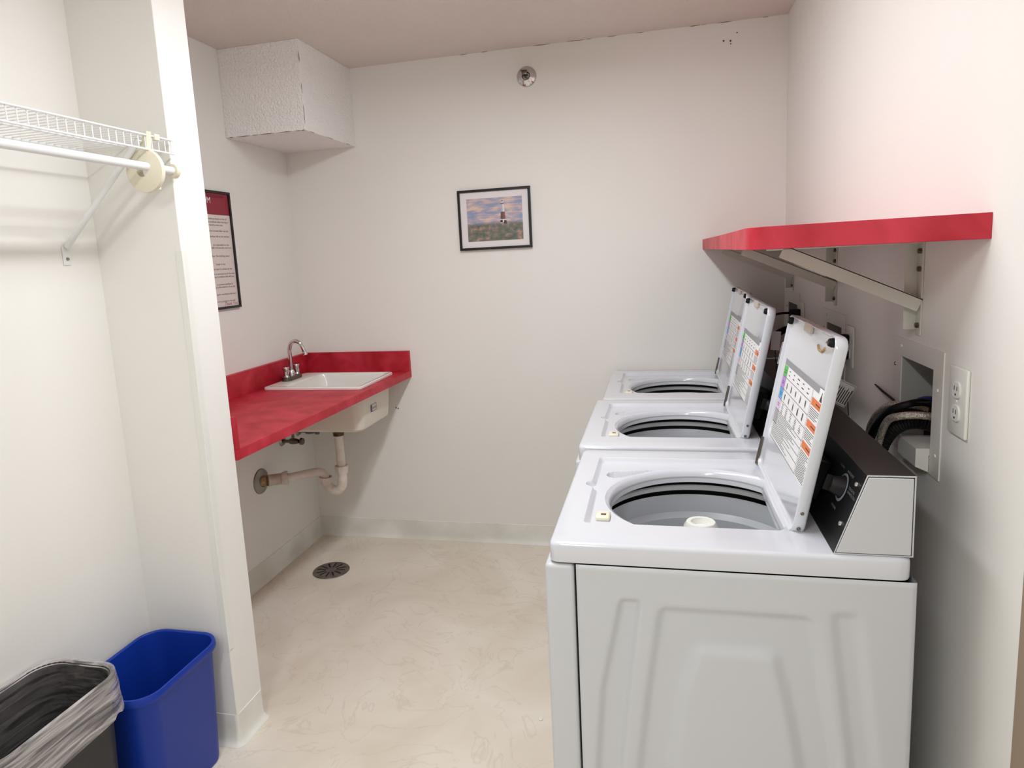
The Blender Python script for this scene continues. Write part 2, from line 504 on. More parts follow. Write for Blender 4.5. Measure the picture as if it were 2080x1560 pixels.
for (a, b, c, d) in ((-0.032, 0.036, 0.026, 0.028), (-0.032, 0.036, -0.008, -0.006), (-0.032, -0.030, -0.008, 0.028), (0.034, 0.036, -0.008, 0.028), (-0.030, -0.020, -0.006, 0.026)):
    mb.quad(M @ Vector((a, c, 0)), M @ Vector((b, c, 0)), M @ Vector((b, d, 0)), M @ Vector((a, d, 0)))
text_into(mb, 'mustee', 0.019, M @ Matrix.Translation((-0.018, 0.004, 0)))
wpart(mb, 'maker_mark', M_BLUEI, sink)
tag(sink, 'white drop-in laundry sink set in the red counter', 'sink')

# faucet
fx, fy, fz = -1.872, 3.150, ZT+0.013
fau = empty('faucet', (fx, fy, fz))
mb = MB(); mb.addbm((lambda: (lambda bm: bm)(bmesh.new()))()) if False else None
mb.prism([(p[0], p[1]) for p in rrect(fx-0.026, fx+0.026, fy-0.075, fy+0.075, 0.024)], 'z', fz, fz+0.022)
wpart(mb, 'base_plate', M_DCHROME, fau, bevel=0.003)
for s in (-1, 1):
    y = fy+s*0.052
    mb = MB().lathe((fx, y, fz+0.022), (fx, y, fz+0.072), [(0.0, 0), (0.015, 0), (0.012, 0.12), (0.014, 0.3), (0.019, 0.9), (0.017, 1), (0, 1)], 20)
    mb.box(fx-0.003, fx+0.003, y-0.002, y+0.002, fz+0.07, fz+0.085) if s > 0 else None
    wpart(mb, 'handle', M_CHROME, fau)
mb = MB().lathe((fx, fy, fz+0.02), (fx, fy, fz+0.05), [(0.0, 0), (0.021, 0), (0.021, 0.5), (0.013, 1.0), (0, 1)], 24)
pts = [(fx, fy, fz+0.045), (fx, fy, fz+0.09), (fx, fy, fz+0.135), (fx+0.001, fy+0.0, fz+0.16), (fx+0.012, fy+0.0, fz+0.187), (fx+0.034, fy+0.003, fz+0.200), (fx+0.058, fy+0.006, fz+0.190), (fx+0.072, fy+0.008, fz+0.165), (fx+0.081, fy+0.01, fz+0.138), (fx+0.085, fy+0.01, fz+0.125)]
pp = catmull(pts, 6)
mb.tube(pp, [0.0105]*(len(pp)-7)+[0.0112]*6+[0.0125], 16)
wpart(mb, 'spout', M_CHROME, fau)
tag(fau, 'chrome gooseneck faucet with two stubby handles on the sink rim', 'faucet')

# drain plumbing under the sink
px_, py_ = -1.594, 3.07
dp = empty('drain_pipe', (px_, py_, 0.5))
wpart(MB().lathe((px_, py_, SBOT), (px_, py_, SBOT-0.03), [(0.0, 0), (0.042, 0), (0.042, 0.4), (0.03, 1), (0, 1)], 28), 'strainer_flange', M_DRAIN, dp)
wpart(MB().lathe((px_, py_, SBOT-0.012), (px_, py_, SBOT-0.048), [(0, 0), (0.028, 0), (0.028, 0.45), (0.025, 0.5), (0.028, 0.55), (0.027, 1), (0, 1)], 28), 'slip_nut', M_NUT, dp)['label'] = 'rusty brown nut below the strainer'
wpart(MB().cyl((px_-0.001, py_, SBOT-0.04), (px_, py_, 0.53), 0.0215, 24), 'tailpiece', M_PVC, dp)
def nut(p0, p1, r):
    return MB().lathe(p0, p1, [(r*0.7, 0), (r, 0.0), (r*1.02, 0.35), (r*0.86, 1), (r*0.6, 1)], 10)
wpart(nut((px_, py_, 0.548), (px_, py_, 0.508), 0.034), 'slip_nut', M_PVC, dp)
tx, ty = px_-0.096, py_+0.004
pts = [(px_, py_, 0.53), (px_, py_, 0.475), (px_-0.007, py_, 0.440), (px_-0.030, py_, 0.416), (px_-0.064, py_+0.002, 0.418), (px_-0.088, py_+0.003, 0.440), (tx, ty, 0.462)]
wpart(MB().tube(catmull(pts, 6), 0.0245, 20), 'trap_bend', M_PVC, dp)
wpart(nut((tx, ty, 0.484), (tx-0.002, ty, 0.448), 0.034), 'slip_nut', M_PVC, dp)
wx, wy, wz = L, 2.905, 0.510
pts = [(tx, ty, 0.465), (tx-0.004, ty-0.001, 0.49), (tx-0.022, ty-0.008, 0.510), (tx-0.05, ty-0.028, 0.515), (tx-0.12, ty-0.078, 0.511), (-1.858, 2.955, 0.510)]
wpart(MB().tube(catmull(pts, 6), 0.021, 20), 'trap_arm', M_PVC, dp)
d = Vector((-0.105, -0.052, -0.002)).normalized()
a = Vector((-1.852, 2.962, 0.510))
wpart(nut(a+d*-0.012, a+d*0.016, 0.036), 'slip_nut', M_PVC, dp)
wpart(MB().tube(catmull([a+d*0.012, a+d*0.04, a+d*0.062, Vector((-1.925, wy+0.012, wz))], 6), 0.0285, 20), 'elbow_fitting', M_PVCD, dp)
wpart(MB().cyl((-1.928, wy+0.01, wz), (L+0.002, wy, wz), 0.026, 24), 'wall_stub', M_BRNCOUP, dp)['label'] = 'tan stub pipe entering the wall'
wpart(MB().lathe((L+0.001, wy, wz), (L+0.016, wy, wz), [(0.028, 0), (0.064, 0), (0.062, 0.3), (0.04, 0.9), (0.028, 1)], 36), 'wall_flange', M_STEEL, dp)['label'] = 'round chrome wall plate'
tag(dp, 'white plastic trap and drain pipe below the laundry sink', 'pipe')

# two shut-off valves on the left wall
def valve(y, z, lab):
    t = empty('shutoff_valve', (L, y, z))
    x = L
    wpart(MB().lathe((x+0.001, y, z), (x+0.012, y, z), [(0, 0), (0.028, 0), (0.02, 1), (0, 1)], 24), 'wall_plate', M_STEEL, t)
    wpart(MB().cyl((x, y, z), (x+0.06, y, z), 0.009, 16).lathe((x+0.05, y, z), (x+0.10, y, z), [(0, 0), (0.015, 0), (0.017, 0.3), (0.015, 0.7), (0.011, 1), (0, 1)], 16), 'valve_body', M_DCHROME, t)
    h = MB()
    h.lathe((x+0.10, y, z), (x+0.125, y, z), [(0, 0), (0.008, 0), (0.014, 0.3), (0.02, 0.5), (0.018, 1), (0, 1)], 8)
    wpart(h, 'valve_handle', M_DCHROME, t)
    wpart(MB().tube(catmull([(x+0.068, y, z+0.01), (x+0.066, y, z+0.05), (x+0.04, y-0.012, z+0.10), (x+0.035, y-0.03, z+0.17), (x+0.05, y-0.03, z+0.26), (x+0.075, y-0.03, ZB)], 6), 0.0075, 12), 'supply_tube', M_DCHROME, t)
    return tag(t, lab, 'valve')
valve(3.13, 0.655, 'dull metal shut-off valve nearer the partition, under the red counter')
valve(3.30, 0.665, 'dull metal shut-off valve nearer the back wall, under the red counter')

# floor drain
fd = empty('floor_drain', (-1.672, 3.009, 0))
mb = MB(); N = 12; r1 = 0.092
wpart(MB().lathe((-1.672, 3.009, 0.0), (-1.672, 3.009, 0.005), [(0, 0), (0.09, 0), (0.094, 0.2), (0.092, 0.9), (0.086, 1), (0, 1)], 48), 'grate_plate', M_DRAIN, fd)
mb = MB()
for k in range(N):
    a = 2*math.pi*k/N+0.1; c, s = math.cos(a), math.sin(a)
    q = [(0.028, -0.0035), (0.074, -0.0045), (0.074, 0.0045), (0.028, 0.0035)]
    P = [(-1.672+c*u-s*w, 3.009+s*u+c*w) for u, w in q]
    mb.prism(P, 'z', 0.0045, 0.0056)
wpart(mb, 'slots', M_HOLE, fd)
wpart(MB().cyl((-1.672, 3.009, 0.004), (-1.672, 3.009, 0.0065), 0.007, 12), 'screw', M_STEEL, fd)
tag(fd, 'round dark metal floor drain grate with radial slots', 'floor drain')

# tiny clear bead on the floor
tag(MB().lathe((-0.412, 2.057, 0.0), (-0.412, 2.057, 0.004), [(0.0, 0.0), (0.007, 0.0), (0.0085, 0.5), (0.006, 1), (0.0, 0.9)], 16).build('bottle_cap_ring', M_PLASTW), 'tiny pale plastic ring lying on the beige floor', 'litter')

# ------------------------------------------------------------------ picture on the back wall
def picture():
    x0, x1, z0, z1 = -1.002, -0.621, 1.6015, 1.906
    t = empty('framed_picture', ((x0+x1)/2, B, (z0+z1)/2))
    w = 0.0125; y0, y1 = B-0.018, B-0.0005
    mb = MB()
    mb.box(x0, x1, y0, y1, z0, z0+w).box(x0, x1, y0, y1, z1-w, z1).box(x0, x0+w, y0, y1, z0+w, z1-w).box(x1-w, x1, y0, y1, z0+w, z1-w)
    wpart(mb, 'frame', M_FRAME, t, bevel=0.001)
    wpart(MB().box(x0+w, x1-w, B-0.010, B-0.004, z0+w, z1-w), 'mat_board', M_MATB, t)
    a0, a1, c0, c1 = -0.956, -0.665, 1.645, 1.861
    yy = B-0.0105
    M = bpy.data.materials.new('coastal_print'); M.use_nodes = True
    nt = M.node_tree; b = nt.nodes['Principled BSDF']; b.inputs['Roughness'].default_value = 0.5
    tc = nt.nodes.new('ShaderNodeTexCoord')
    sep = nt.nodes.new('ShaderNodeSeparateXYZ'); nt.links.new(tc.outputs['Generated'], sep.inputs[0])
    mp = nt.nodes.new('ShaderNodeMapping'); mp.inputs['Scale'].default_value = (2.2, 1, 7); nt.links.new(tc.outputs['Generated'], mp.inputs['Vector'])
    n = nt.nodes.new('ShaderNodeTexNoise'); n.inputs['Scale'].default_value = 1.6; n.inputs['Detail'].default_value = 4; nt.links.new(mp.outputs['Vector'], n.inputs['Vector'])
    sky = nt.nodes.new('ShaderNodeValToRGB'); e = sky.color_ramp.elements
    e[0].position = 0.38; e[0].color = (*lin((134, 152, 184)), 1); e[1].position = 0.62; e[1].color = (*lin((226, 196, 178)), 1)
    k = e.new(0.5); k.color = (*lin((180, 166, 182)), 1)
    nt.links.new(n.outputs['Fac'], sky.inputs['Fac'])
    n2 = nt.nodes.new('ShaderNodeTexNoise'); n2.inputs['Scale'].default_value = 9; n2.inputs['Detail'].default_value = 6; nt.links.new(tc.outputs['Generated'], n2.inputs['Vector'])
    gr = nt.nodes.new('ShaderNodeValToRGB'); e = gr.color_ramp.elements
    e[0].position = 0.35; e[0].color = (*lin((66, 74, 72)), 1); e[1].position = 0.66; e[1].color = (*lin((176, 138, 104)), 1)
    k = e.new(0.48); k.color = (*lin((96, 104, 72)), 1); k = e.new(0.57); k.color = (*lin((122, 108, 110)), 1)
    nt.links.new(n2.outputs['Fac'], gr.inputs['Fac'])
    # height of the heath line, wobbling a little
    ad = nt.nodes.new('ShaderNodeMath'); ad.operation = 'MULTIPLY_ADD'; ad.inputs[1].default_value = -0.16; nt.links.new(n2.outputs['Fac'], ad.inputs[0]); nt.links.new(sep.outputs['Z'], ad.inputs[2])
    mr = nt.nodes.new('ShaderNodeMapRange'); mr.inputs['From Min'].default_value = 0.30; mr.inputs['From Max'].default_value = 0.36; nt.links.new(ad.outputs[0], mr.inputs['Value'])
    mx = nt.nodes.new('ShaderNodeMixRGB'); nt.links.new(mr.outputs['Result'], mx.inputs['Fac']); nt.links.new(gr.outputs['Color'], mx.inputs['Color1']); nt.links.new(sky.outputs['Color'], mx.inputs['Color2'])
    nt.links.new(mx.outputs['Color'], b.inputs['Base Color'])
    pr = wpart(MB().box(a0, a1, yy-0.0004, yy+0.0003, c0, c1), 'print', M, t)
    W_, H_ = a1-a0, c1-c0
    def q(mb, u0, u1, v0, v1, u2=None, u3=None, y=yy-0.0008):
        u2 = u1 if u2 is None else u2; u3 = u0 if u3 is None else u3
        mb.quad((a0+u0*W_, y, c0+v0*H_), (a0+u1*W_, y, c0+v0*H_), (a0+u2*W_, y, c0+v1*H_), (a0+u3*W_, y, c0+v1*H_))
    mats = [mat('tower_white', (232, 224, 210), 0.6), mat('tower_band', (132, 62, 52), 0.6), mat('tower_dark', (50, 44, 48), 0.6), mat('tower_shade', (176, 180, 204), 0.6), mat('tower_band_dark', (74, 44, 48), 0.6)]
    mb = MB()
    mb.cur = 0; q(mb, 0.655, 0.685, 0.66, 0.84, 0.675, 0.65); q(mb, 0.60, 0.70, 0.42, 0.49); q(mb, 0.625, 0.668, 0.87, 0.90)
    mb.cur = 3; q(mb, 0.62, 0.655, 0.66, 0.84, 0.65, 0.628); q(mb, 0.60, 0.645, 0.40, 0.47)
    mb.cur = 1; q(mb, 0.655, 0.695, 0.49, 0.66, 0.688, 0.652)
    mb.cur = 4; q(mb, 0.605, 0.655, 0.49, 0.66, 0.652, 0.615)
    mb.cur = 2; q(mb, 0.615, 0.675, 0.84, 0.855); q(mb, 0.63, 0.665, 0.90, 0.93, 0.65, 0.644); q(mb, 0.66, 0.72, 0.38, 0.46, 0.71, 0.67)
    wpart(mb, 'lighthouse_print', mats, pr)
    wpart(MB().quad((x0+w, B-0.014, z0+w), (x1-w, B-0.014, z0+w), (x1-w, B-0.014, z1-w), (x0+w, B-0.014, z1-w)), 'glass', M_GLASS, t)
    for ch in t.children: pass
    return tag(t, 'small black-framed lighthouse picture with wide white mat on the back wall', 'picture')
pic = picture()

# ------------------------------------------------------------------ notice on the left wall
def poster():
    y0, y1, z0, z1 = 2.46, 2.883, 1.388, 1.9215
    x = L
    t = empty('framed_notice', (x, (y0+y1)/2, (z0+z1)/2))
    w = 0.011
    mb = MB(); a, b = x+0.0005, x+0.016
    mb.box(a, b, y0, y1, z0, z0+w).box(a, b, y0, y1, z1-w, z1).box(a, b, y0, y0+w, z0+w, z1-w).box(a, b, y1-w, y1, z0+w, z1-w)
    wpart(mb, 'frame', M_FRAME, t, bevel=0.001)
    X = x+0.008
    pap = MB().box(x+0.001, X, y0+w, y1-w, z0+w, z1-w)
    zh = 1.815
    wpart(MB().box(X, X+0.0006, y0+w, y1-w, zh, z1-w), 'header_band', M_HEAD, t)
    def TM(y, z, dx): return frame_matrix((X+dx, y, z), (0, 1, 0), (0, 0, 1))
    mb = MB(); text_into(mb, 'LAUNDRY ROOM', 0.038, TM(2.743, 1.865, 0.0012), 'RIGHT')
    wpart(mb, 'title_lettering', M_PAPER, t)
    mb = MB(); text_into(mb, 'RULES OF THE ASSOCIATION', 0.019, TM(2.842, 1.890, 0.0012), 'RIGHT')
    wpart(mb, 'heading_lettering', M_HEADD, t)
    lines = [(1.793, 'please remove clothes promptly so that all', 2.845), (1.779, 'others may use the machines when finishing in', 2.856), (1.765, 'the laundry room area', 2.812),
             (1.739, 'lint off the dryer screens after use and', 2.848), (1.714, 'or dye clothes in the machines left on the machine', 2.852),
             (1.676, 'not responsible for the', 2.843), (1.663, 'items lost or left in the laundry room and', 2.858), (1.626, 'floor. No smoking, please', 2.838), (1.589, 'longer to use', 2.80),
             (1.567, 'or to report it, please see the', 2.848), (1.545, 'do not use or overload any of the units', 2.862), (1.532, 'machines. Report problems that will arise', 2.858),
             (1.497, 'to prevent overflow of', 2.84), (1.485, 'soap to the machines of any size', 2.858), (1.452, 'sign up for machines at any hour', 2.857), (1.420, 'hours are as posted on the wall', 2.846)]
    pap.cur = 1
    for z, s, yr in lines:
        text_into(pap, s, 0.0125, TM(yr, z, 0.0004), 'RIGHT')
    wpart(pap, 'paper', [mat('notice_paper', (226, 214, 208), 0.5), M_INK], t)
    mb = MB(); Mt = TM(2.866, 1.4035, 0.0004)
    sh = Matrix.Identity(4); sh[0][1] = 0.35
    text_into(mb, 'Thank You!', 0.022, Mt @ sh, 'RIGHT')
    wpart(mb, 'thanks_lettering', M_REDI, t)
    return tag(t, 'tall black-framed notice with maroon header half hidden behind the partition', 'sign')
poster()

# ------------------------------------------------------------------ sprinkler head
def sprinkler():
    c = Vector((-0.616, B, 2.428))
    t = empty('sprinkler_head', c)
    wpart(MB().lathe(c+Vector((0, -0.0005, 0)), c+Vector((0, -0.016, 0)), [(0.0, 0), (0.049, 0), (0.048, 0.3), (0.044, 0.55), (0.026, 0.8), (0.020, 1.0), (0.016, 0.4), (0.0, 0.4)], 40), 'escutcheon', M_CHROME, t)
    mb = MB().lathe(c+Vector((0, -0.008, 0)), c+Vector((0, -0.035, 0.0)), [(0, 0), (0.010, 0), (0.013, 0.4), (0.013, 0.7), (0.008, 1), (0, 1)], 6)
    wpart(mb, 'body', M_DCHROME, t)
    mb = MB()
    for s in (-1, 1):
        mb.tube(catmull([c+Vector((s*0.010, -0.03, 0)), c+Vector((s*0.012, -0.045, 0.002)), c+Vector((s*0.004, -0.062, 0.006))], 4), 0.0028, 8)
    mb.cyl(c+Vector((0, -0.034, 0)), c+Vector((0, -0.058, 0.004)), 0.0025, 8)
    wpart(mb, 'frame_arms', M_DCHROME, t)
    mb = MB().rbox(c.x-0.016, c.x+0.016, B-0.085, B-0.055, 2.4395, 2.4415, 0.0006)
    mb.rbox(c.x-0.012, c.x+0.012, B-0.066, B-0.062, 2.424, 2.440, 0.0008)
    wpart(mb, 'deflector', M_DCHROME, t)
    return tag(t, 'chrome sidewall sprinkler head high on the back wall', 'sprinkler')
sprinkler()

# ------------------------------------------------------------------ red wall shelf over the machines
ZS0, ZS1 = 1.5472, 1.5942
sh = empty('wall_shelf', (R, 2.4, ZS0))
xf, yn, yw = 0.183, 1.528, 1.402
cr = 0.035
# near corner rounded between the end face and the long front edge
P0 = Vector((xf, yn)); dA = (Vector((R, yw))-P0).normalized(); dB = (Vector((0.2087, B))-P0).normalized()
pA = P0+dA*cr; pB = P0+dB*cr*1.6
poly = [(R, yw)] + [tuple(pA*(1-s)**2+P0*2*s*(1-s)+pB*s*s) for s in [i/8 for i in range(9)]] + [(0.200, 2.3), (0.2087, B), (R, B)]
wpart(MB().prism(poly, 'z', ZS0, ZS1), 'shelf_board', M_LAM, sh, bevel=0.0012, angle=30)
tag(sh, 'long red laminate wall shelf above the washing machines', 'shelf')

def bracket(y, zb, zarm, label):
    t = empty('shelf_bracket', (R, y, ZS0))
    wpart(MB().rbox(R-0.004, R, y-0.016, y+0.016, zb, ZS0-0.0005, 0.0015).rbox(R-0.03, R-0.003, y+0.013, y+0.0165, zb+0.012, ZS0-0.0005, 0.0012), 'wall_plate', M_BRKT, t)
    wpart(MB().rbox(R-0.33, R-0.003, y-0.016, y+0.016, ZS0-0.005, ZS0-0.0006, 0.0015), 'shelf_plate', M_BRKT, t)
    # diagonal strut, a flat strip bent to meet both plates
    a = Vector((R-0.006, y, zarm-0.022)); b = Vector((R-0.30, y, ZS0-0.008)); d = (b-a).normalized(); n = Vector((-d.z, 0, d.x))
    if n.z < 0: n = -n
    mb = MB(); w2 = 0.0125
    for yy0, yy1, h0, h1 in ((y-0.016, y-0.013, -0.015, 0.015), (y-0.016, y+0.014, 0.013, 0.0155)):
        vs = []
        for yy in (yy0, yy1):
            for base in (a, b):
                for h in (h0, h1): vs.append((base.x+n.x*h, yy, base.z+n.z*h))
        mb.add(vs, [(0,1,3,2),(4,6,7,5),(0,4,5,1),(2,3,7,6),(0,2,6,4),(1,5,7,3)])
    wpart(mb, 'diagonal_strut', M_BRKT, t)
    for z in (zb+0.024, zarm+0.06, ZS0-0.022):
        wpart(MB().lathe((R-0.004, y-0.004, z), (R-0.011, y-0.004, z), [(0, 0), (0.0068, 0), (0.0068, 0.7), (0.005, 1), (0, 1)], 6), 'bolt', M_DCHROME, t)
    return tag(t, label, 'bracket', 'shelf brackets under the red wall shelf')
bracket(1.730, 1.333, 1.425, 'grey painted metal shelf bracket nearest the camera')
bracket(2.495, 1.341, 1.43, 'grey painted metal shelf bracket in the middle of the three')
bracket(3.240, 1.347, 1.43, 'grey painted metal shelf bracket closest to the back wall')

# ------------------------------------------------------------------ recessed supply boxes and outlets on the right wall
FL = [(1.576, 1.890, 1.035, 1.3145), (2.352, 2.657, 1.035, 1.321), (3.085, 3.385, 1.04, 1.341)]
def supply_box(i, label):
    y0, y1, z0, z1 = BOXES[i]; a, b, c, d = FL[i]
    t = empty('supply_box', (R, (y0+y1)/2, (z0+z1)/2))
    mb = MB(); x0, x1 = R-0.003, R-0.0002
    mb.box(x0, x1, a, y0+0.002, c, d).box(x0, x1, y1-0.002, b, c, d).box(x0, x1, y0+0.002, y1-0.002, c, z0+0.002).box(x0, x1, y0+0.002, y1-0.002, z1-0.002, d)
    wpart(mb, 'flange', M_BOXF, t)
    X = R+0.09; e = 0.002
    mb = MB()
    mb.box(x1, X, y0, y0+e, z0, z1).box(x1, X, y1-e, y1, z0, z1).box(x1, X, y0+e, y1-e, z1-e, z1).box(x1, X, y0+e, y1-e, z0, z0+e).box(X-e, X, y0+e, y1-e, z0+e, z1-e)
    wpart(mb, 'recess', M_BOXI, t)
    for yy, zz in ((a+0.024, d-0.085), (a+0.022, c+0.05), (b-0.02, d-0.07), (b-0.06, d-0.02)):
        wpart(MB().lathe((x0, yy, zz), (x0-0.003, yy, zz), [(0, 0), (0.0048, 0), (0.004, 0.8), (0, 1)], 10), 'screw', M_STEEL if yy > y1 else M_PLASTW, t)
    yv = y1-0.05-0.11*0
    wpart(MB().lathe((R+0.05, y1-0.038, z0+0.082), (R+0.05, y1-0.038, z0+0.102), [(0, 0), (0.012, 0), (0.026, 0.3), (0.026, 0.7), (0.012, 1), (0, 1)], 8), 'valve_handle', M_VALVE, t)['label'] = 'blue valve handle'
    wpart(MB().cyl((R+0.05, y1-0.038, z0+0.002), (R+0.05, y1-0.038, z0+0.082), 0.009, 12), 'valve_stem', M_DCHROME, t)
    return tag(t, label, 'wall box')
sb = supply_box(0, 'recessed white metal hookup box nearest the camera, hoses spilling out')
supply_box(1, 'recessed white metal hookup box partly hidden behind the nearest open lid')
supply_box(2, 'recessed white metal hookup box closest to the back wall')
# white ledge at the foot of the nearest box
y0, y1, z0, z1 = BOXES[0]
mb = MB(); mb.prism([(R-0.004, 1.038), (R-0.030, 1.050), (R-0.030, 1.092), (R+0.06, 1.092), (R+0.06, 1.076), (R-0.004, 1.076)], 'y', 1.63, 1.745)
o = wpart(mb, 'drip_tray', M_BOXF, sb)

def outlet(y0, y1, z0, z1, plugs, label):
    yc, zc = (y0+y1)/2, (z0+z1)/2
    t = empty('power_outlet', (R, yc, zc))
    wpart(MB().rbox(R-0.007, R-0.0002, y0, y1, z0, z1, 0.0028), 'cover_plate', M_PLASTW, t)
    for s in (-1, 1):
        z = zc+s*0.0235
        pl = [(yc+p[0], z+p[1]) for p in rrect(-0.0175, 0.0175, -0.0165, 0.0165, 0.012, 5)]
        fc = wpart(MB().prism(pl, 'x', R-0.010, R-0.0065), 'socket', M_PLASTW, t, bevel=0.0006)
        mb = MB()
        for dy in (-0.0063, 0.0063): mb.box(R-0.0104, R-0.0099, yc+dy-0.001, yc+dy+0.001, z-0.001, z+0.008)
        mb.cyl((R-0.0104, yc, z-0.009), (R-0.0099, yc, z-0.009), 0.0025, 10)
        sl = mb.build('slots', M_HOLE, fc)
    wpart(MB().lathe((R-0.007, yc, zc), (R-0.0085, yc, zc), [(0, 0), (0.0035, 0), (0.003, 1), (0, 1)], 10), 'screw', M_PLASTW, t)
    return tag(t, label, 'power outlet')
outlet(1.452, 1.535, 1.160, 1.298, 0, 'white duplex outlet with both sockets empty nearest the camera')
outlet(2.247, 2.330, 1.166, 1.294, 2, 'white duplex outlet with two black plugs behind the nearest open lid')
outlet(3.000, 3.069, 1.176, 1.312, 1, 'white duplex outlet near the back wall with one black plug')

# hoses
def hose(name, pts, r, m, label, cat='hose', ribs=None, group=None):
    pp = catmull(pts, 24 if ribs else 10)
    rad = [r*(1+0.05*math.sin(i*2.1)) for i in range(len(pp))] if ribs else r
    o = MB().tube(pp, rad, 14).build(name, m)
    return tag(o, label, cat, group)
M_BRAID = mat('braided_steel', (225, 218, 206), 0.35, metal=0.6, var=(165, 156, 142), vscale=260, bump=0.4, bscale=500)
X = R
hose('braided_hose', [(X+0.03, 1.66, 1.155), (X-0.02, 1.65, 1.163), (X-0.055, 1.665, 1.157), (X-0.068, 1.70, 1.137), (X-0.072, 1.735, 1.085), (X-0.07, 1.755, 1.02), (X-0.065, 1.76, 0.90)], 0.0085, M_BRAID, 'braided steel hose curling out of the nearest hookup box, lower and closer one', ribs=True)
hose('braided_hose', [(X+0.03, 1.74, 1.155), (X-0.015, 1.76, 1.163), (X-0.04, 1.80, 1.150), (X-0.055, 1.85, 1.105), (X-0.058, 1.885, 1.04), (X-0.06, 1.89, 0.90)], 0.0075, M_BRAID, 'braided steel hose behind the first, arching farther from the box', ribs=True)
hose('rubber_hose', [(X+0.03, 1.72, 1.145), (X-0.015, 1.735, 1.152), (X-0.045, 1.77, 1.135), (X-0.06, 1.815, 1.085), (X-0.065, 1.84, 1.02), (X-0.065, 1.85, 0.90)], 0.0075, M_RUB, 'thin black hose between the two braided hoses')
hose('drain_hose', [(X+0.04, 1.70, 1.125), (X-0.01, 1.70, 1.135), (X-0.045, 1.72, 1.115), (X-0.062, 1.755, 1.06), (X-0.064, 1.775, 0.98), (X-0.06, 1.78, 0.85)], 0.016, M_RUB, 'thick black corrugated drain hose leaving the nearest hookup box', ribs=True)
hose('drain_hose', [(X+0.05, 1.725, 1.165), (X+0.01, 1.715, 1.178), (X-0.03, 1.70, 1.176), (X-0.06, 1.73, 1.15), (X-0.075, 1.79, 1.08), (X-0.07, 1.81, 1.0), (X-0.065, 1.81, 0.87)], 0.0085, M_RUB, 'black hose on top of the bundle at the nearest hookup box')
for k, (yy, zz) in enumerate(((2.50, 1.15), (3.22, 1.15))):
    ps = [(X+0.04, yy, zz+0.02), (X-0.02, yy+0.0, zz+0.03), (X-0.09, yy-0.04, zz+0.0), (X-0.13, yy-0.10, zz-0.05), (X-0.10, yy-0.14, zz-0.14), (X-0.07, yy-0.14, zz-0.25)]
    hose('drain_hose', ps, 0.015, M_RUB, ['black drain hose looping behind the middle washer', 'black drain hose looping behind the farthest washer'][k], ribs=True)
# black cable tie with long tail
tie = MB().tube([(X-0.008, 2.01, 1.163), (X-0.012, 1.93, 1.160), (X-0.016, 1.83, 1.158), (X-0.025, 1.79, 1.152)], [0.002, 0.003, 0.0034, 0.005], 8)
tie.tube([(X-0.020, 1.80, 1.155), (X-0.022, 1.76, 1.166), (X-0.016, 1.70, 1.18), (X+0.01, 1.64, 1.195)], 0.0026, 8)
tie.tube([(X-0.022, 1.79, 1.155), (X-0.042, 1.75, 1.155), (X-0.058, 1.72, 1.165)], 0.003, 8)
tag(tie.build('cable_tie', M_RUB), 'black cable tie with a long loose tail at the nearest hookup box', 'cable tie')

# ------------------------------------------------------------------ corner guard on the partition
g = MB(); z0, z1 = 0.34, 1.626; th = 0.0022; w = 0.020
g.prism([(CX-w, CY), (CX-w, CY-th), (CX+th-0.001, CY-th), (CX+th, CY-th+0.001), (CX+th, CY+w), (CX, CY+w), (CX, CY)], 'z', z0, z1)
tag(g.build('corner_guard', M_GUARD), 'off-white plastic corner guard strip on the edge of the white partition', 'corner guard')

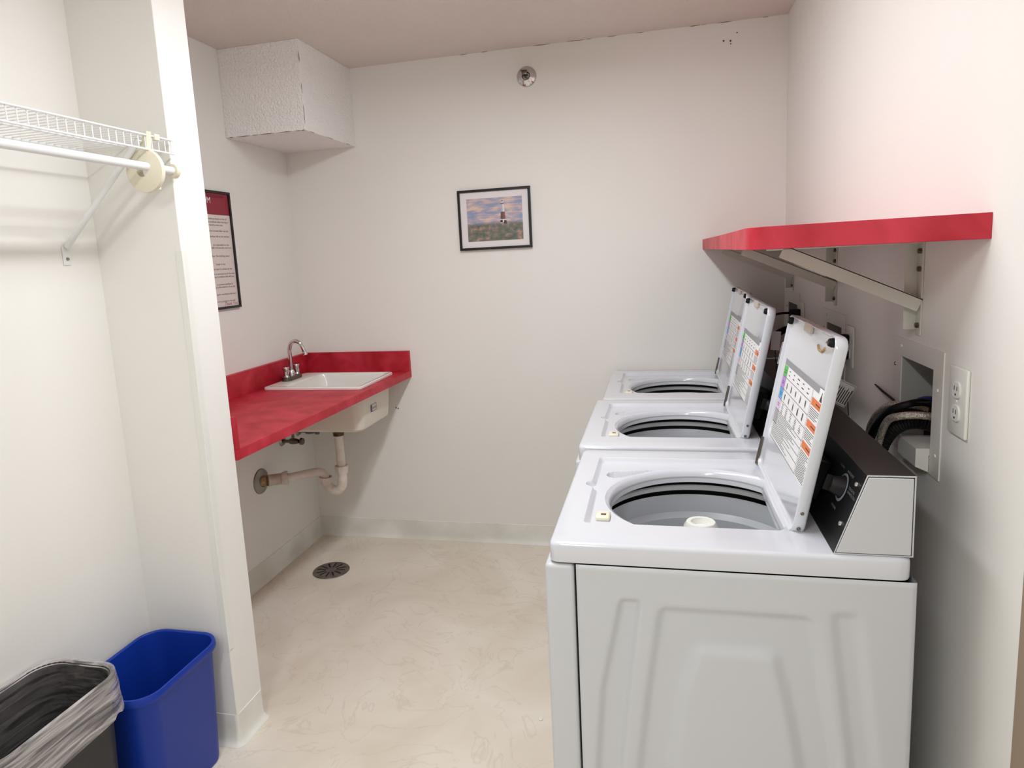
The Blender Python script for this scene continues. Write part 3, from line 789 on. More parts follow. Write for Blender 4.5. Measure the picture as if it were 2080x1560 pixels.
# ------------------------------------------------------------------ wire shelf in the alcove
def wire_shelf():
    t = empty('wire_shelf', (LA, 1.6, 1.94))
    y0, y1 = -0.3, CY-0.002; xf = -1.364; zt, zb = 1.940, 1.902
    r = 0.0026
    mb = MB(); n = int((y1-y0)/0.0258)
    for i in range(n):
        y = y1-0.006-i*0.0258
        mb.tube([(LA+0.006, y, zt), (xf-0.004, y, zt), (xf, y, zt-0.004), (xf, y, zb)], 0.0016, 6)
    wpart(mb, 'wire_grid', M_WIRE, t)
    mb = MB()
    for x, z in ((xf+0.003, zt), (xf+0.003, zb), (LA+0.006, zt-0.004), (LA+0.15, zt-0.004)):
        mb.tube([(x, y0, z), (x, y1, z)], 0.0029, 8)
    wpart(mb, 'rail', M_WIRE, t)
    for yb in (1.655, 0.55):
        wpart(MB().tube([(LA+0.008, yb, 1.652), (xf-0.012, yb, zt-0.012)], 0.0085, 12), 'diagonal_brace', M_WIRE, t)
    for yb in (1.655, 0.55):
        f = wpart(MB().rbox(LA, LA+0.004, yb-0.013, yb+0.013, 1.600, 1.655, 0.002), 'brace_foot', M_WIRE, t)
        mb = MB().lathe((LA+0.004, yb, 1.618), (LA+0.008, yb, 1.618), [(0, 0), (0.005, 0), (0.004, 1), (0, 1)], 10).build('screw', M_STEEL, f)
    zr, xr = 1.8555, -1.368
    wpart(MB().cyl((xr, y0, zr), (xr, y1, zr), 0.0112, 20), 'hanging_rod', M_WIRE, t)
    wpart(MB().lathe((xr, y1-0.010, zr), (xr, CY-0.0005, zr), [(0.010, 0), (0.019, 0), (0.021, 0.4), (0.022, 1), (0, 1)], 24), 'rod_flange', M_IVORY, t)
    # ivory clips that hold the rod under the shelf: ring with a strap hooked over the front rail
    for yc in (1.672,):
        c = Vector((-1.3835, yc, 1.846))
        mb = MB()
        def cring(r, y): return [(c.x+r*math.cos(2*math.pi*k/40), y, c.z+r*math.sin(2*math.pi*k/40)) for k in range(40)]
        loft(mb, [cring(0.017, yc-0.012), cring(0.046, yc-0.008), cring(0.058, yc-0.004), cring(0.060, yc+0.006), cring(0.056, yc+0.012), cring(0.017, yc+0.012), cring(0.017, yc-0.012)])
        mb.prism([(c.x-0.012, c.z+0.045), (c.x+0.019, c.z+0.045), (-1.357, 1.950), (-1.366, 1.950), (-1.372, 1.936)], 'y', yc-0.008, yc+0.010)
        wpart(mb, 'rod_holder', M_IVORY, t)['label'] = 'ivory plastic ring bracket'
        mb = MB()
        mb.lathe((xr, yc+0.018, zr), (xr, yc+0.042, zr), [(0.0113, 0), (0.0165, 0), (0.0165, 1), (0.0113, 1)], 20)
        mb.prism([(xr-0.006, zr-0.012), (xr+0.010, zr-0.012), (xr+0.002, zr-0.058), (xr-0.012, zr-0.058)], 'y', yc+0.016, yc+0.034)
        wpart(mb, 'rod_clip', M_IVORY, t)
        wpart(MB().rbox(-1.370, -1.356, yc+0.022, yc+0.042, 1.930, 1.9475, 0.002), 'rail_clip', M_IVORY, t)
    return tag(t, 'white wire shelf with hanging rod in the left alcove', 'shelf')
wire_shelf()

# ------------------------------------------------------------------ waste bins
def bin_body(x0, x1, y0, y1, h, taper, rim=0.011, lip=0.026):
    r = 0.075
    mb = MB(); rings = []
    def rg(o, z, rr_=None):
        q = rrect(x0+o, x1-o, y0+o, y1-o, max(0.02, (rr_ or r)-o), 8); return [(p[0], p[1], z) for p in q]
    rings = [rg(taper+0.012, 0.0), rg(taper+0.003, 0.004), rg(taper, 0.014), rg(rim+0.002, h-lip-0.004), rg(rim, h-lip), rg(0.003, h-lip+0.002), rg(0.0, h-lip+0.008), rg(0.0, h-0.006), rg(0.003, h), rg(0.008, h+0.0005), rg(0.012, h-0.003),
             rg(rim+0.004, h-lip), rg(taper+0.003, 0.018), rg(taper+0.012, 0.008)]
    loft(mb, rings, cap0=True, cap1=True)
    return mb
bb = bin_body(-1.652, -1.372, 1.40, 1.758, 0.410, 0.030).build('waste_bin', M_BLUE)
tag(bb, 'empty blue plastic wastebasket against the white partition', 'waste bin')
gb = empty('waste_bin', (-1.53, 1.2, 0))
GX0, GX1, GY0, GY1, GH = -1.664, -1.400, 0.985, 1.392, 0.53
wpart(bin_body(GX0, GX1, GY0, GY1, GH, 0.034), 'bin_body', M_GREY, gb)
tag(gb, 'charcoal plastic wastebasket lined with a clear bag at bottom left', 'waste bin')
def liner():
    mb = MB(); N = 160
    base = rrect(0, 1, 0, 1, 0.2, 39)
    def pt(o, k, z):
        q = rrect(GX0+o, GX1-o, GY0+o, GY1-o, max(0.02, 0.075-o), 39)
        return q[k]
    q0 = rrect(GX0, GX1, GY0, GY1, 0.075, 39); n = len(q0)
    prof = [(-0.009, -0.125), (-0.008, -0.10), (-0.006, -0.07), (-0.005, -0.035), (-0.004, -0.012), (-0.002, 0.0025), (0.006, 0.004), (0.014, -0.006), (0.020, -0.04), (0.024, -0.12), (0.030, -0.22), (0.036, -0.34), (0.044, -0.46), (0.06, -0.495)]
    rings = []
    for i, (o, dz) in enumerate(prof):
        rg = []
        for k in range(n):
            a = 2*math.pi*k/n
            wob = (0.0018*math.sin(a*23+i*0.9)+0.0014*math.sin(a*41-i*1.3))*(1.0 if i > 6 else 0.7)
            oo = o + (abs(wob) if i > 6 else -abs(wob))
            if 4 <= i <= 7: oo = o
            zz = GH+dz
            if i == 0: zz += 0.022*math.sin(a*2+0.8)+0.006*math.sin(a*9)
            if i == 1: zz += 0.014*math.sin(a*2+0.8)
            p = rrect(GX0+oo, GX1-oo, GY0+oo, GY1-oo, max(0.02, 0.075-oo), 39)[k] if False else None
            c = Vector(q0[k]); ctr = Vector(((GX0+GX1)/2, (GY0+GY1)/2)); 
            # inward normal of the rounded rectangle
            e = Vector(q0[(k+1) % n])-Vector(q0[k-1]); nn = Vector((-e.y, e.x)).normalized()
            c2 = c+nn*oo
            rg.append((c2.x, c2.y, zz))
        rings.append(rg)
    loft(mb, rings[:8])
    mb.cur = 1
    loft(mb, rings[7:], cap1=True)
    return mb
lb = liner().build('bin_liner', [M_FILM, M_FILM2])
tag(lb, 'clear plastic bag folded over the rim of the charcoal wastebasket', 'bag')

# ------------------------------------------------------------------ washing machine
WD, WW, HD = 0.686, 0.686, 0.9655
BZ = 0.922                      # underside of the top deck
OC = (0.325, 0.325); ORX, ORY = 0.222, 0.228
def ray_poly(poly, c, a):
    dx, dy = math.cos(a), math.sin(a); best = 0
    for i in range(len(poly)):
        x1, y1 = poly[i][0]-c[0], poly[i][1]-c[1]; x2, y2 = poly[(i+1) % len(poly)][0]-c[0], poly[(i+1) % len(poly)][1]-c[1]
        ex, ey = x2-x1, y2-y1; den = dx*ey-dy*ex
        if abs(den) < 1e-12: continue
        t = (x1*ey-y1*ex)/den; u = (x1*dy-y1*dx)/den
        if t > 0 and -1e-9 <= u <= 1+1e-9: best = max(best, t)
    return best
def washer():
    root = empty('washing_machine', (0, 0, 0))
    # cabinet with the pressed relief on its side panels
    def depth(x, z):
        # x from the front, z from the floor (local)
        xx = x-0.2326+0.0
        def seg(pts, z):
            # piecewise linear x(z)
            for (z0, x0), (z1, x1) in zip(pts, pts[1:]):
                if z1 <= z <= z0: return x1+(x0-x1)*(z-z1)/(z0-z1)
            return pts[-1][1] if z < pts[-1][0] else pts[0][1]
        e = 0.012
        def band(l, r, top, soft=e):
            a = smoothstep(seg(l, z)-soft, seg(l, z)+soft, xx); b = 1-smoothstep(seg(r, z)-soft, seg(r, z)+soft, xx)
            c = 1-smoothstep(top-soft, top+soft, z)
            return a*b*c
        m1 = band([(0.86, -0.082), (0.64, -0.128), (0.45, -0.143), (0.0, -0.148)], [(0.86, -0.047), (0.646, -0.074), (0.458, -0.094), (0, -0.10)], 0.846, 0.009)
        m2 = band([(0.84, -0.004), (0.65, -0.032), (0.463, -0.054), (0, -0.062)], [(0.84, 0.275), (0.79, 0.289), (0.517, 0.331), (0, 0.343)], 0.833)
        m3 = band([(0.76, 0.070), (0.657, 0.036), (0.472, 0.012), (0, 0.0)], [(0.76, 0.214), (0.626, 0.244), (0.507, 0.264), (0, 0.28)], 0.752, 0.016)
        m4 = band([(0.85, 0.318), (0.52, 0.358), (0, 0.37)], [(0.85, 0.360), (0.527, 0.402), (0, 0.413)], 0.845, 0.012)
        return 0.0120*(m1+m2-m3*1.0+m4*0.7)
    mb = MB()
    x0, x1 = 0.056, WD+0.008; z0, z1 = 0.03, BZ-0.003
    nx, nz = 126, 176
    for side in (0, 1):
        vs = []
        for j in range(nz+1):
            for i in range(nx+1):
                x = x0+(x1-x0)*i/nx; z = z0+(z1-z0)*j/nz
                d_ = depth(x, z)
                ed = min(x-x0, x1-x, z1-z); rd = 0.004*(1-min(1, max(0, ed)/0.004))**2
                vs.append((x, (d_+rd-0.003) if side == 0 else WW-d_-rd+0.003, z))
        fs = []
        for j in range(nz):
            for i in range(nx):
                a = j*(nx+1)+i; fs.append((a, a+1, a+nx+2, a+nx+1))
        mb.add(vs, fs, True)
    mb.quad((x1, 0, z0), (x1, WW, z0), (x1, WW, z1), (x1, 0, z1))
    mb.build('cabinet', M_SIDE, root, angle=60)
    MB().rbox(-0.010, 0.052, -0.003, WW+0.003, z0, BZ-0.004, 0.009, 4).build('front_panel', M_SIDE, root)
    # black seam shadow gap is real space between the panels; a dark inner liner sits behind it
    MB().box(0.02, WD-0.01, 0.018, 0.023, 0.05, BZ).box(0.02, WD-0.01, WW-0.023, WW-0.018, 0.05, BZ).box(0.02, 0.03, 0.012, WW-0.012, 0.05, BZ).box(WD-0.02, WD-0.01, 0.012, WW-0.012, 0.05, BZ).build('inner_frame', M_GASKET, root)

    # top deck: closed curves around the tub opening, joined radially
    NA = 600
    angs = [2*math.pi*k/NA for k in range(NA)]
    def rnd(poly, r=0.014, n=5):
        out = []
        m_ = len(poly)
        for i in range(m_):
            p = Vector(poly[i]); a = Vector(poly[i-1]); b = Vector(poly[(i+1) % m_])
            rr_ = min(r, (a-p).length*0.45, (b-p).length*0.45)
            A = p+(a-p).normalized()*rr_; B_ = p+(b-p).normalized()*rr_
            for k in range(n+1):
                s = k/n; q = A*(1-s)**2+p*2*s*(1-s)+B_*s*s; out.append((q.x, q.y))
        return out
    rec_out = rnd([(0.057, 0.608), (0.055, 0.402), (0.040, 0.386), (0.040, 0.366), (0.060, 0.352), (0.061, 0.114), (0.508, 0.112), (0.512, 0.608)], 0.012)
    rec_in = rnd([(0.067, 0.596), (0.065, 0.394), (0.049, 0.382), (0.049, 0.374), (0.072, 0.362), (0.074, 0.124), (0.500, 0.122), (0.503, 0.596)], 0.012)
    outer = [rnd([(o, o), (WD-o, o), (WD-o, WW-o), (o, WW-o)], 0.022) for o in (0.010, 0.006, 0.003, 0.001, 0.0)]
    OP = []
    for a in angs:
        # tub opening: round, flattened towards the hinge
        k = 1/math.sqrt((math.cos(a)/ORX)**2+(math.sin(a)/ORY)**2)
        if math.cos(a) > 0: k = min(k, 0.166/math.cos(a)) if math.cos(a) > 0.3 else k
        OP.append(k)
    for _ in range(6): OP = [(OP[i-1]+2*OP[i]+OP[(i+1) % NA])/4 for i in range(NA)]
    RI = [ray_poly(rec_in, OC, a) for a in angs]; RO = [ray_poly(rec_out, OC, a) for a in angs]
    OU = [[ray_poly(o, OC, a) for a in angs] for o in outer]
    ZR = HD-0.014
    def well(x, y):
        # drop-shaped dispenser recess, far front corner
        ax, ay, bx, by = 0.112, 0.492, 0.200, 0.535
        t = ((x-ax)*(bx-ax)+(y-ay)*(by-ay))/((bx-ax)**2+(by-ay)**2); t = min(1, max(0, t))
        qx, qy = ax+(bx-ax)*t, ay+(by-ay)*t
        r_ = 0.026*(1-t)+0.005*t
        d = math.hypot(x-qx, y-qy)
        return -0.016*(1-smoothstep(r_-0.0035, r_+0.001, d))
    layers = []
    for dr, z in ((-0.006, ZR-0.034), (-0.005, ZR-0.020), (-0.002, ZR-0.009), (0.003, ZR-0.003), (0.009, ZR-0.0006)):
        layers.append([(OP[i]+dr, z) for i in range(NA)])
    NB = 66
    for j in range(1, NB+1):
        s = j/NB
        layers.append([((OP[i]+0.009)*(1-s)+RI[i]*s, None) for i in range(NA)])
    for s, dz in ((0.25, 0.0015), (0.55, 0.0065), (0.8, 0.0115), (1.0, 0.014)):
        layers.append([(RI[i]*(1-s)+RO[i]*s, ZR+dz) for i in range(NA)])
    for s in (0.03, 0.5):
        layers.append([(RO[i]*(1-s)+OU[0][i]*s, HD) for i in range(NA)])
    for o, dz in ((0, 0), (1, -0.0008), (2, -0.0026), (3, -0.005), (4, -0.009)):
        layers.append([(OU[o][i], HD+dz) for i in range(NA)])
    layers.append([(OU[4][i], BZ+0.003) for i in range(NA)])
    layers.append([(OU[3][i], BZ) for i in range(NA)])
    rings = []
    for lay in layers:
        rg = []
        for i, (r_, z) in enumerate(lay):
            x = OC[0]+math.cos(angs[i])*r_; y = OC[1]+math.sin(angs[i])*r_
            if z is None: z = ZR+well(x, y)
            rg.append((x, y, z))
        rings.append(rg)
    mb = MB(); loft(mb, rings)
    dk = mb.build('top_deck', M_WHITE, root, angle=50)
    # lid switch catch
    lc = MB(); lc.rbox(0.083, 0.116, 0.158, 0.198, ZR-0.001, ZR+0.010, 0.004)
    lc = lc.build('lid_catch', M_IVORY, dk)
    MB().box(0.095, 0.107, 0.172, 0.180, ZR+0.0095, ZR+0.0105).build('catch_slot', M_NUT, lc)
    # tub: splash ring, gasket, balance ring, basket
    c = (OC[0], OC[1])
    def circ(r, z, n=96): return [(c[0]+r*math.cos(2*math.pi*k/n), c[1]+r*math.sin(2*math.pi*k/n), z) for k in range(n)]
    def opring(d, z): return [(c[0]+math.cos(angs[i])*(OP[i]+d), c[1]+math.sin(angs[i])*(OP[i]+d), z) for i in range(0, NA, 3)]
    loft(MB(), [circ(0.2, 0, 8)]) if False else None
    mb = MB(); loft(mb, [opring(-0.0055, ZR-0.018), opring(-0.0045, ZR-0.034), opring(0.010, ZR-0.037)]); mb.build('splash_ring', M_RING, root)
    mb = MB(); loft(mb, [circ(0.262, 0.925), circ(0.262, 0.60)]); mb.build('outer_tub', M_GASKET, root)
    mb = MB(); loft(mb, [circ(0.254, 0.898), circ(0.243, 0.903), circ(0.239, 0.900), circ(0.239, 0.889), circ(0.246, 0.886)]); mb.build('balance_ring', M_RING, root)
    mb = MB(); loft(mb, [circ(0.250, 0.870), circ(0.245, 0.874), circ(0.242, 0.870), circ(0.238, 0.826), circ(0.235, 0.823), circ(0.226, 0.812), circ(0.222, 0.62), circ(0.20, 0.60), circ(0.05, 0.61)], cap1=True); mb.build('basket', M_BASKET, root)
    AGT = 0.893
    mb = MB().lathe((c[0], c[1], 0.60), (c[0], c[1], AGT), [(0.06, 0), (0.042, 0.5), (0.036, 0.85), (0.041, 0.9), (0.041, 0.96), (0.034, 1.0), (0.024, 1.0), (0.020, 0.95), (0, 0.95)], 40)
    mb.build('agitator', M_PLASTW, root)

    # control console
    cx0, cx1, cx2, zt = 0.551, 0.606, 0.688, HD+0.158
    P = [(cx0, HD+0.0005), (cx1, zt), (cx2, zt), (cx2, HD+0.0005)]
    con = empty('control_console', (0, 0, 0)); con.parent = root
    def strip(mb, p, q, th, y0, y1):
        p = Vector((p[0], 0, p[1])); q = Vector((q[0], 0, q[1])); d_ = (q-p).normalized(); n_ = Vector((d_.z, 0, -d_.x))*th
        vs = []
        for yy in (y0, y1):
            for w_ in (p, q, q+n_, p+n_): vs.append((w_.x, yy, w_.z))
        mb.add(vs, [(0,1,2,3),(4,7,6,5),(0,4,5,1),(1,5,6,2),(2,6,7,3),(3,7,4,0)])
    y0, y1 = 0.010, WW-0.010
    fas = MB(); strip(fas, P[0], P[1], 0.002, y0, y1)
    mb = MB(); mb.box(cx1-0.001, cx2, y0, y1, zt-0.002, zt).box(cx2-0.002, cx2, y0, y1, HD, zt-0.002); mb.build('top_cover', M_BROWNBLK, root)
    for ya, yb in ((y0-0.002, y0-0.0005), (y1+0.0005, y1+0.002)):
        e_ = 0.0042
        inn = [(cx0+e_*0.9, HD+0.004), (cx1+e_*0.45, zt-e_), (cx2-e_, zt-e_), (cx2-e_, HD+0.004)]
        mb = MB().prism(inn, 'y', min(ya, yb)-0.0015, max(ya, yb))
        pl = mb.build('end_cap', M_SIDE, root, bevel=0.0015)
        mb = MB()
        pts = P; cyc = list(zip(pts, inn))
        for i in range(4):
            (a, ai), (b, bi) = cyc[i], cyc[(i+1) % 4]
            g_ = 0.0012
            ai2 = (a[0]+(ai[0]-a[0])*0.62, a[1]+(ai[1]-a[1])*0.62); bi2 = (b[0]+(bi[0]-b[0])*0.62, b[1]+(bi[1]-b[1])*0.62)
            mb.add([(a[0], ya, a[1]), (b[0], ya, b[1]), (bi2[0], ya, bi2[1]), (ai2[0], ya, ai2[1]), (a[0], yb, a[1]), (b[0], yb, b[1]), (bi2[0], yb, bi2[1]), (ai2[0], yb, ai2[1])],
                   [(0,1,2,3),(4,7,6,5),(0,4,5,1),(2,6,7,3)])
        mb.build('trim_frame', M_SIDE, pl)
        yi = ya+0.004 if ya < 0.3 else yb-0.004
        MB().add([(p[0], yi, p[1]) for p in P], [(0, 1, 2, 3)]).build('cap_backing', M_GASKET, pl)
    con_obj = con
    bpy.data.objects.remove(con_obj)
    # fittings on the slanted fascia: s = distance up the slope, y along the machine
    sd = Vector((P[1][0]-P[0][0], 0, P[1][1]-P[0][1])).normalized(); sn = Vector((-sd.z, 0, sd.x))
    def sp(s_, y, o=0.0): return Vector((P[0][0], y, P[0][1]))+sd*s_+sn*o
    dial = MB().lathe(sp(0.107, 0.104, 0.001), sp(0.107, 0.104, 0.024), [(0, 0), (0.022, 0), (0.020, 0.2), (0.016, 0.9), (0.014, 1), (0, 1)], 32)
    dial = dial.build('dial_knob', M_RUB, root)
    mb = MB(); q = [sp(0.107+a_, 0.104+b_, o_) for a_, b_, o_ in ((-0.016, -0.003, 0.02), (0.016, -0.003, 0.02), (0.016, 0.003, 0.02), (-0.016, 0.003, 0.02), (-0.016, -0.003, 0.034), (0.016, -0.003, 0.034), (0.016, 0.003, 0.034), (-0.016, 0.003, 0.034))]
    mb.add(q, [(0,3,2,1),(4,5,6,7),(0,1,5,4),(1,2,6,5),(2,3,7,6),(3,0,4,7)]).build('grip', M_RUB, dial, bevel=0.001)
    mb = MB(); n = 48; vs = []
    for k in range(n+1):
        a_ = math.radians(-150+300*k/n)
        wdt = 0.0065*min(1, 0.3+2.5*min(k, n-k)/n)
        for rr_ in (0.0245, 0.0245+wdt): vs.append(sp(0.107+rr_*math.sin(a_)*0.98, 0.104-rr_*math.cos(a_), 0.0008))
    mb.add(vs, [(2*k, 2*k+1, 2*k+3, 2*k+2) for k in range(n)]).build('dial_ring', M_DIALR, root)
    fas.cur = 1
    TM = lambda s_, y: frame_matrix(sp(s_, y, 0.0008), (0, -1, 0), tuple(sd))
    for s_, y, tx_, al in ((0.138, 0.142, 'NORMAL', 'CENTER'), (0.139, 0.085, 'WHITES HOT', 'CENTER'), (0.117, 0.066, 'DELICATES', 'LEFT'), (0.109, 0.066, '& KNITS COLD', 'LEFT'), (0.061, 0.104, 'OPTIONS', 'CENTER'), (0.139, 0.47, 'HOT', 'CENTER'), (0.139, 0.40, 'WARM', 'CENTER')):
        text_into(fas, tx_, 0.0075, TM(s_, y), al)
    fas.build('front_fascia', [M_BLACK, M_DIALR], root)
    for s_, y in ((0.137, 0.038), (0.054, 0.035), (0.137, WW-0.038), (0.054, WW-0.035)):
        MB().lathe(sp(s_, y, 0.0005), sp(s_, y, 0.0045), [(0, 0), (0.0055, 0), (0.005, 0.6), (0.0025, 1), (0, 1)], 14).build('fascia_screw', M_CHROME, root)
    # coin meter case standing off the fascia
    q = [sp(s_, y, o_) for o_ in (0.001, 0.028) for s_, y in ((0.035, 0.205), (0.125, 0.205), (0.125, 0.325), (0.035, 0.325))]
    cm = MB().add(q, [(0,3,2,1),(4,5,6,7),(0,1,5,4),(1,2,6,5),(2,3,7,6),(3,0,4,7)]).build('coin_meter', M_BLACK, root, bevel=0.003)

    # open lid: origin on the hinge line, w runs up the lid, o is its thickness
    hp = Vector((0.506, 0, HD-0.010)); ld = Vector((0.0785, 0, 0.403)).normalized(); ln = Vector((-ld.z, 0, ld.x))  # ln faces the user
    def lp(w_, y, o=0.0): return hp+ld*w_+ln*o+Vector((0, y, 0))
    LY0, LY1, LT = 0.104, 0.606, 0.421
    def lring(ins, o, r=0.028):
        return [tuple(lp(p[0], p[1], o)) for p in rrect(0.0+ins, LT-ins, LY0+ins, LY1-ins, max(0.006, r-ins), 6)]
    mb = MB()
    loft(mb, [lring(0.007, 0.0085), lring(0.005, 0.0145), lring(0.0025, 0.0155), lring(0.0, 0.013), lring(0.0, -0.005), lring(0.003, -0.009), lring(0.008, -0.010)], cap1=True)
    lid = mb.build('lid', M_WHITE, root, angle=50)
    mb = MB(); loft(mb, [lring(0.006, 0.009), lring(0.010, 0.0082)], cap1=True); mb.build('lid_liner', M_WHITE, lid)
    for y in (LY1-0.026, LY0+0.036):
        w_ = LT-0.016
        bp_ = MB().lathe(lp(w_, y, 0.007), lp(w_, y, 0.021), [(0, 0), (0.009, 0), (0.010, 0.5), (0.0075, 1), (0, 1)], 16)
        bp_.build('lid_bumper', M_RUB, lid)
    # shallow notch in the top lip
    mb = MB(); q = [lp(w_, y, o_) for o_ in (0.0083, 0.0163) for w_, y in ((LT-0.022, 0.335), (LT+0.0003, 0.335), (LT+0.0003, 0.405), (LT-0.022, 0.405))]
    mb.add(q, [(0,3,2,1),(4,5,6,7),(0,1,5,4),(1,2,6,5),(2,3,7,6),(3,0,4,7)]).build('finger_notch', mat('beige_lip', (196, 184, 168), 0.5) if 'beige_lip' not in bpy.data.materials else bpy.data.materials['beige_lip'], lid, bevel=0.002)
    mb = MB().tube([lp(0.000, LY1-0.004, 0.014), lp(0.02, LY1-0.004, 0.016), lp(0.078, LY1-0.005, 0.0155)], [0.007, 0.005, 0.004], 10)
    mb.tube([lp(0.0, LY1+0.004, -0.002), lp(0.0, LY1-0.004, -0.002)], 0.008, 12)
    mb.build('lid_hinge', M_DCHROME, lid)
    MB().tube([lp(0.004, LY0-0.008, 0.0), lp(0.004, LY0+0.004, 0.0)], 0.006, 12).build('lid_hinge', M_DCHROME, lid)
    for w_ in (0.018, 0.052):
        MB().lathe(lp(w_, LY0+0.0005, 0.003), lp(w_, LY0-0.002, 0.003), [(0, 0), (0.0042, 0), (0.003, 1), (0, 1)], 12).build('lid_screw', M_DCHROME, lid)
    # printed instruction sheet stuck on the lid
    mats = [M_PAPER, M_INKL, M_GREEN, M_PURP, M_BLUP, M_PINK, M_ORNG, M_INK]
    mb = MB(); O = 0.0094
    def cell(mi, ya, yb, wa, wb, o=O+0.0003):
        mb.cur = mi; mb.quad(lp(wa, ya, o), lp(wa, yb, o), lp(wb, yb, o), lp(wb, ya, o))
    A, Bq, C_, D_ = 0.548, 0.502, 0.215, 0.118
    cell(0, A, D_, 0.100, 0.309, O)
    cell(1, A, 0.165, 0.294, 0.309)
    cell(3, A, A-0.006, 0.300, 0.310, O+0.0005)
    for mi, a, b in ((2, 0.266, 0.293), (3, 0.236, 0.265), (4, 0.206, 0.235), (5, 0.177, 0.205), (1, 0.140, 0.176)): cell(mi, A, Bq, a, b)
    lw = 0.0012; k3 = O+0.0004
    for w_ in (0.265, 0.235, 0.205, 0.176): cell(7, A if w_ != 0.265 else A, C_, w_-lw/2, w_+lw/2, k3)
    for w_ in (0.158, 0.140, 0.122, 0.101): cell(7, A if w_ < 0.15 else Bq, C_, w_-lw/2, w_+lw/2, k3)
    cell(7, 0.165, D_, 0.3078, 0.309, k3); cell(7, D_+0.001, D_, 0.1, 0.309, k3) if False else None
    cell(7, C_+0.0006, C_-0.0006, 0.10, 0.294, k3)
    rnd_ = random.Random(3)
    # little column heads
    for j in range(5):
        yc = Bq-0.03-j*0.054
        for w_ in (0.286, 0.2755):
            hw = rnd_.uniform(0.004, 0.013); cell(7, yc+hw, yc-hw, w_-0.0012, w_+0.0012, k3)
        # upright text columns in the two rows
        for (wa, wb) in ((0.239, 0.261), (0.209, 0.231)):
            for dy in (-0.004, 0.0, 0.004):
                cell(1 if rnd_.random() < 0.6 else 7, yc+dy+0.0011, yc+dy-0.0011, wa+rnd_.uniform(0, 0.006), wb-rnd_.uniform(0, 0.006), k3)
        w_ = 0.200
        for q_ in range(rnd_.choice((4, 5, 6))):
            hw = rnd_.uniform(0.004, 0.012); cell(7, yc+hw, yc-hw, w_-0.0008, w_+0.0008, k3); w_ -= 0.0042
    # words on the coloured tabs
    for w_ in (0.281, 0.275, 0.252, 0.247, 0.222, 0.217, 0.193, 0.188):
        hw = rnd_.uniform(0.008, 0.015); cell(7, 0.525+hw, 0.525-hw, w_-0.0008, w_+0.0008, O+0.0006)
    for i_ in range(7): cell(0, A-0.004, Bq+0.004, 0.145+i_*0.0045, 0.146+i_*0.0045, O+0.0006)
    # paragraphs
    for w0 in (0.172, 0.154, 0.136, 0.118):
        for i_ in range(3):
            yr = Bq-0.005 if w0 > 0.15 else A-0.01
            ln_ = rnd_.uniform(0.12, 0.26)
            cell(7, yr, yr-ln_, w0-i_*0.0045-0.0008, w0-i_*0.0045+0.0006, k3)
    for w0 in (0.262, 0.214, 0.166):
        cell(6, C_-0.006, D_, w0, w0+0.0165)
        cell(7, C_-0.045, D_+0.015, w0+0.007, w0+0.0095, O+0.0006)
        for i_ in range(6):
            cell(7, C_-0.008, D_+rnd_.uniform(0.0, 0.035), w0-0.0055-i_*0.0042, w0-0.0041-i_*0.0042, k3)
    for i_ in range(9):
        cell(7, C_-0.006, D_+rnd_.uniform(0.0, 0.02), 0.135-i_*0.004, 0.1365-i_*0.004, k3)
    # small grey warning hand figure
    mb.cur = 7; mb.add([lp(0.281, 0.150, k3), lp(0.281, 0.131, k3), lp(0.293, 0.137, k3), lp(0.293, 0.144, k3)], [(0, 1, 2, 3)])
    for dy in (0.0, 0.004): mb.add([lp(0.292, 0.143-dy, k3), lp(0.292, 0.1405-dy, k3), lp(0.301, 0.1395-dy*0.5, k3), lp(0.301, 0.1405-dy*0.5, k3)], [(0, 1, 2, 3)])
    mb.build('instruction_label', mats, lid)
    return root
mats_done = True
w1 = washer()
w1.location = (-0.2326, 1.3273, 0)
tag(w1, 'white top-load washing machine nearest the camera, lid open, relief side panel showing', 'washing machine', 'three top-load washers along the right wall')
w2 = copy_tree(w1); w2.location = (-0.2526, 2.048, 0)
w2['label'] = 'white top-load washing machine in the middle of the row, lid open'
w3 = copy_tree(w1); w3.location = (-0.2315, 2.741, 0)
w3['label'] = 'white top-load washing machine against the back wall, lid open'

# the machines' power cords, plugged into the outlets
def plug(y, z, path, washer_root):
    c = wpart(MB().tube(catmull([(R-0.045, y, z)]+path, 8), 0.0052, 10), 'power_cord', M_RUB, washer_root)
    MB().rbox(R-0.052, R-0.0105, y-0.016, y+0.016, z-0.0155, z+0.0155, 0.005).build('plug', M_RUB, c)
plug(2.284, 1.253, [(R-0.075, 2.285, 1.245), (R-0.09, 2.27, 1.20), (R-0.085, 2.25, 1.08), (R-0.07, 2.24, 0.90)], w2)
plug(2.288, 1.205, [(R-0.075, 2.29, 1.195), (R-0.08, 2.30, 1.15), (R-0.075, 2.31, 1.05), (R-0.07, 2.32, 0.90)], w1)
plug(3.034, 1.268, [(R-0.09, 3.034, 1.266), (R-0.125, 3.03, 1.255), (R-0.150, 3.02, 1.22), (R-0.155, 3.00, 1.15), (R-0.12, 2.98, 1.0), (R-0.07, 2.97, 0.90)], w3)


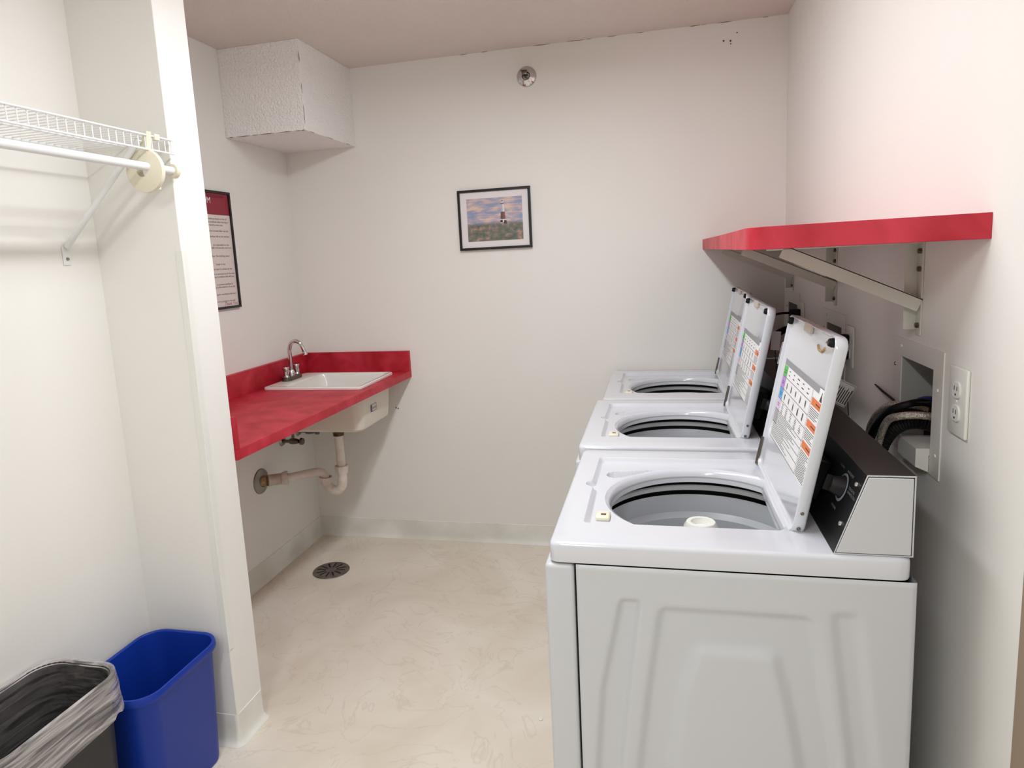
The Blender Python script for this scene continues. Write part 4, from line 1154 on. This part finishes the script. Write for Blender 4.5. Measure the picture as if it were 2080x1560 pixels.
# worn patch and scraped paint on the nearest lid
lid1 = [c for c in w1.children if c.name.startswith('lid')][0]
hp = Vector((0.506, 0, HD-0.010)); ld = Vector((0.0785, 0, 0.403)).normalized(); ln = Vector((-ld.z, 0, ld.x))
def lpp(w_, y, o): return hp+ld*w_+ln*o+Vector((0, y, 0))
mb = MB()
mb.tube([lpp(0.384, 0.262, 0.0092), lpp(0.376, 0.245, 0.0098), lpp(0.376, 0.215, 0.0100), lpp(0.386, 0.200, 0.0095)], 0.003, 6)
mb.tube([lpp(0.397, 0.203, 0.0095), lpp(0.402, 0.197, 0.0097), lpp(0.396, 0.170, 0.0095)], 0.0012, 6)
mb.build('scraped_patch', M_BRNCOUP, lid1)

# paper tags on the cords
def hang_tag(cx_, cy_, cz_, w_, h_, rot, stripe, label):
    t = empty('warning_tag', (cx_, cy_, cz_))
    M = Matrix.Rotation(rot, 4, 'Y')
    def P(u, v, o): 
        q = M @ Vector((u, 0, v)); return (cx_+q.x, cy_+o, cz_+q.z)
    vs = [P(u, v, o) for o in (-0.0005, 0.0005) for u, v in ((-w_, -h_), (w_, -h_), (w_, h_), (-w_, h_))]
    mb = MB().add(vs, [(0,1,2,3),(4,7,6,5),(0,4,5,1),(1,5,6,2),(2,6,7,3),(3,7,4,0)])
    wpart(mb, 'card', M_PAPER, t)
    mb = MB()
    if stripe:
        mb.quad(P(-w_*0.45, -h_, -0.001), P(-w_*0.1, -h_, -0.001), P(-w_*0.1, h_, -0.001), P(-w_*0.45, h_, -0.001))
        wpart(mb, 'stripe', mat('rust_stripe', (160, 72, 38), 0.6), t)
    else:
        rg = random.Random(int(cy_*100))
        for i in range(7):
            u = -w_*0.75+i*w_*0.25
            mb.quad(P(u, -h_*0.8, -0.001), P(u+w_*0.12, -h_*0.8, -0.001), P(u+w_*0.12, h_*rg.uniform(0.3, 0.85), -0.001), P(u, h_*rg.uniform(0.3, 0.85), -0.001))
        for (a, b, c_, d_) in ((-0.93, -0.89, -0.93, 0.93), (0.89, 0.93, -0.93, 0.93), (-0.93, 0.93, 0.90, 0.93), (-0.93, 0.93, -0.93, -0.90)):
            mb.quad(P(a*w_, c_*h_, -0.001), P(b*w_, c_*h_, -0.001), P(b*w_, d_*h_, -0.001), P(a*w_, d_*h_, -0.001))
        wpart(mb, 'printed_lines', M_INK, t)
    wpart(MB().tube([P(0, h_, 0.001), P(0.01, h_+0.02, 0.01), (R-0.03, cy_+0.02, cz_+0.06)] if False else [P(0, h_*0.8, 0.001), P(0.006, h_*0.5, 0.006), (cx_+0.02, cy_+0.02, HD+0.155)], 0.0012, 6), 'string', M_RUB, t)
    return tag(t, label, 'tag')
hang_tag(0.440, 1.80, 1.182, 0.021, 0.030, math.radians(28), False, 'white printed paper tag sticking out behind the nearest lid')
hang_tag(0.368, 2.15, 1.230, 0.018, 0.033, math.radians(12), False, 'narrow printed paper tag seen at the left edge of the nearest lid')
hang_tag(0.360, 2.36, 1.243, 0.026, 0.031, math.radians(4), True, 'white paper tag with a rust stripe behind the middle lid')
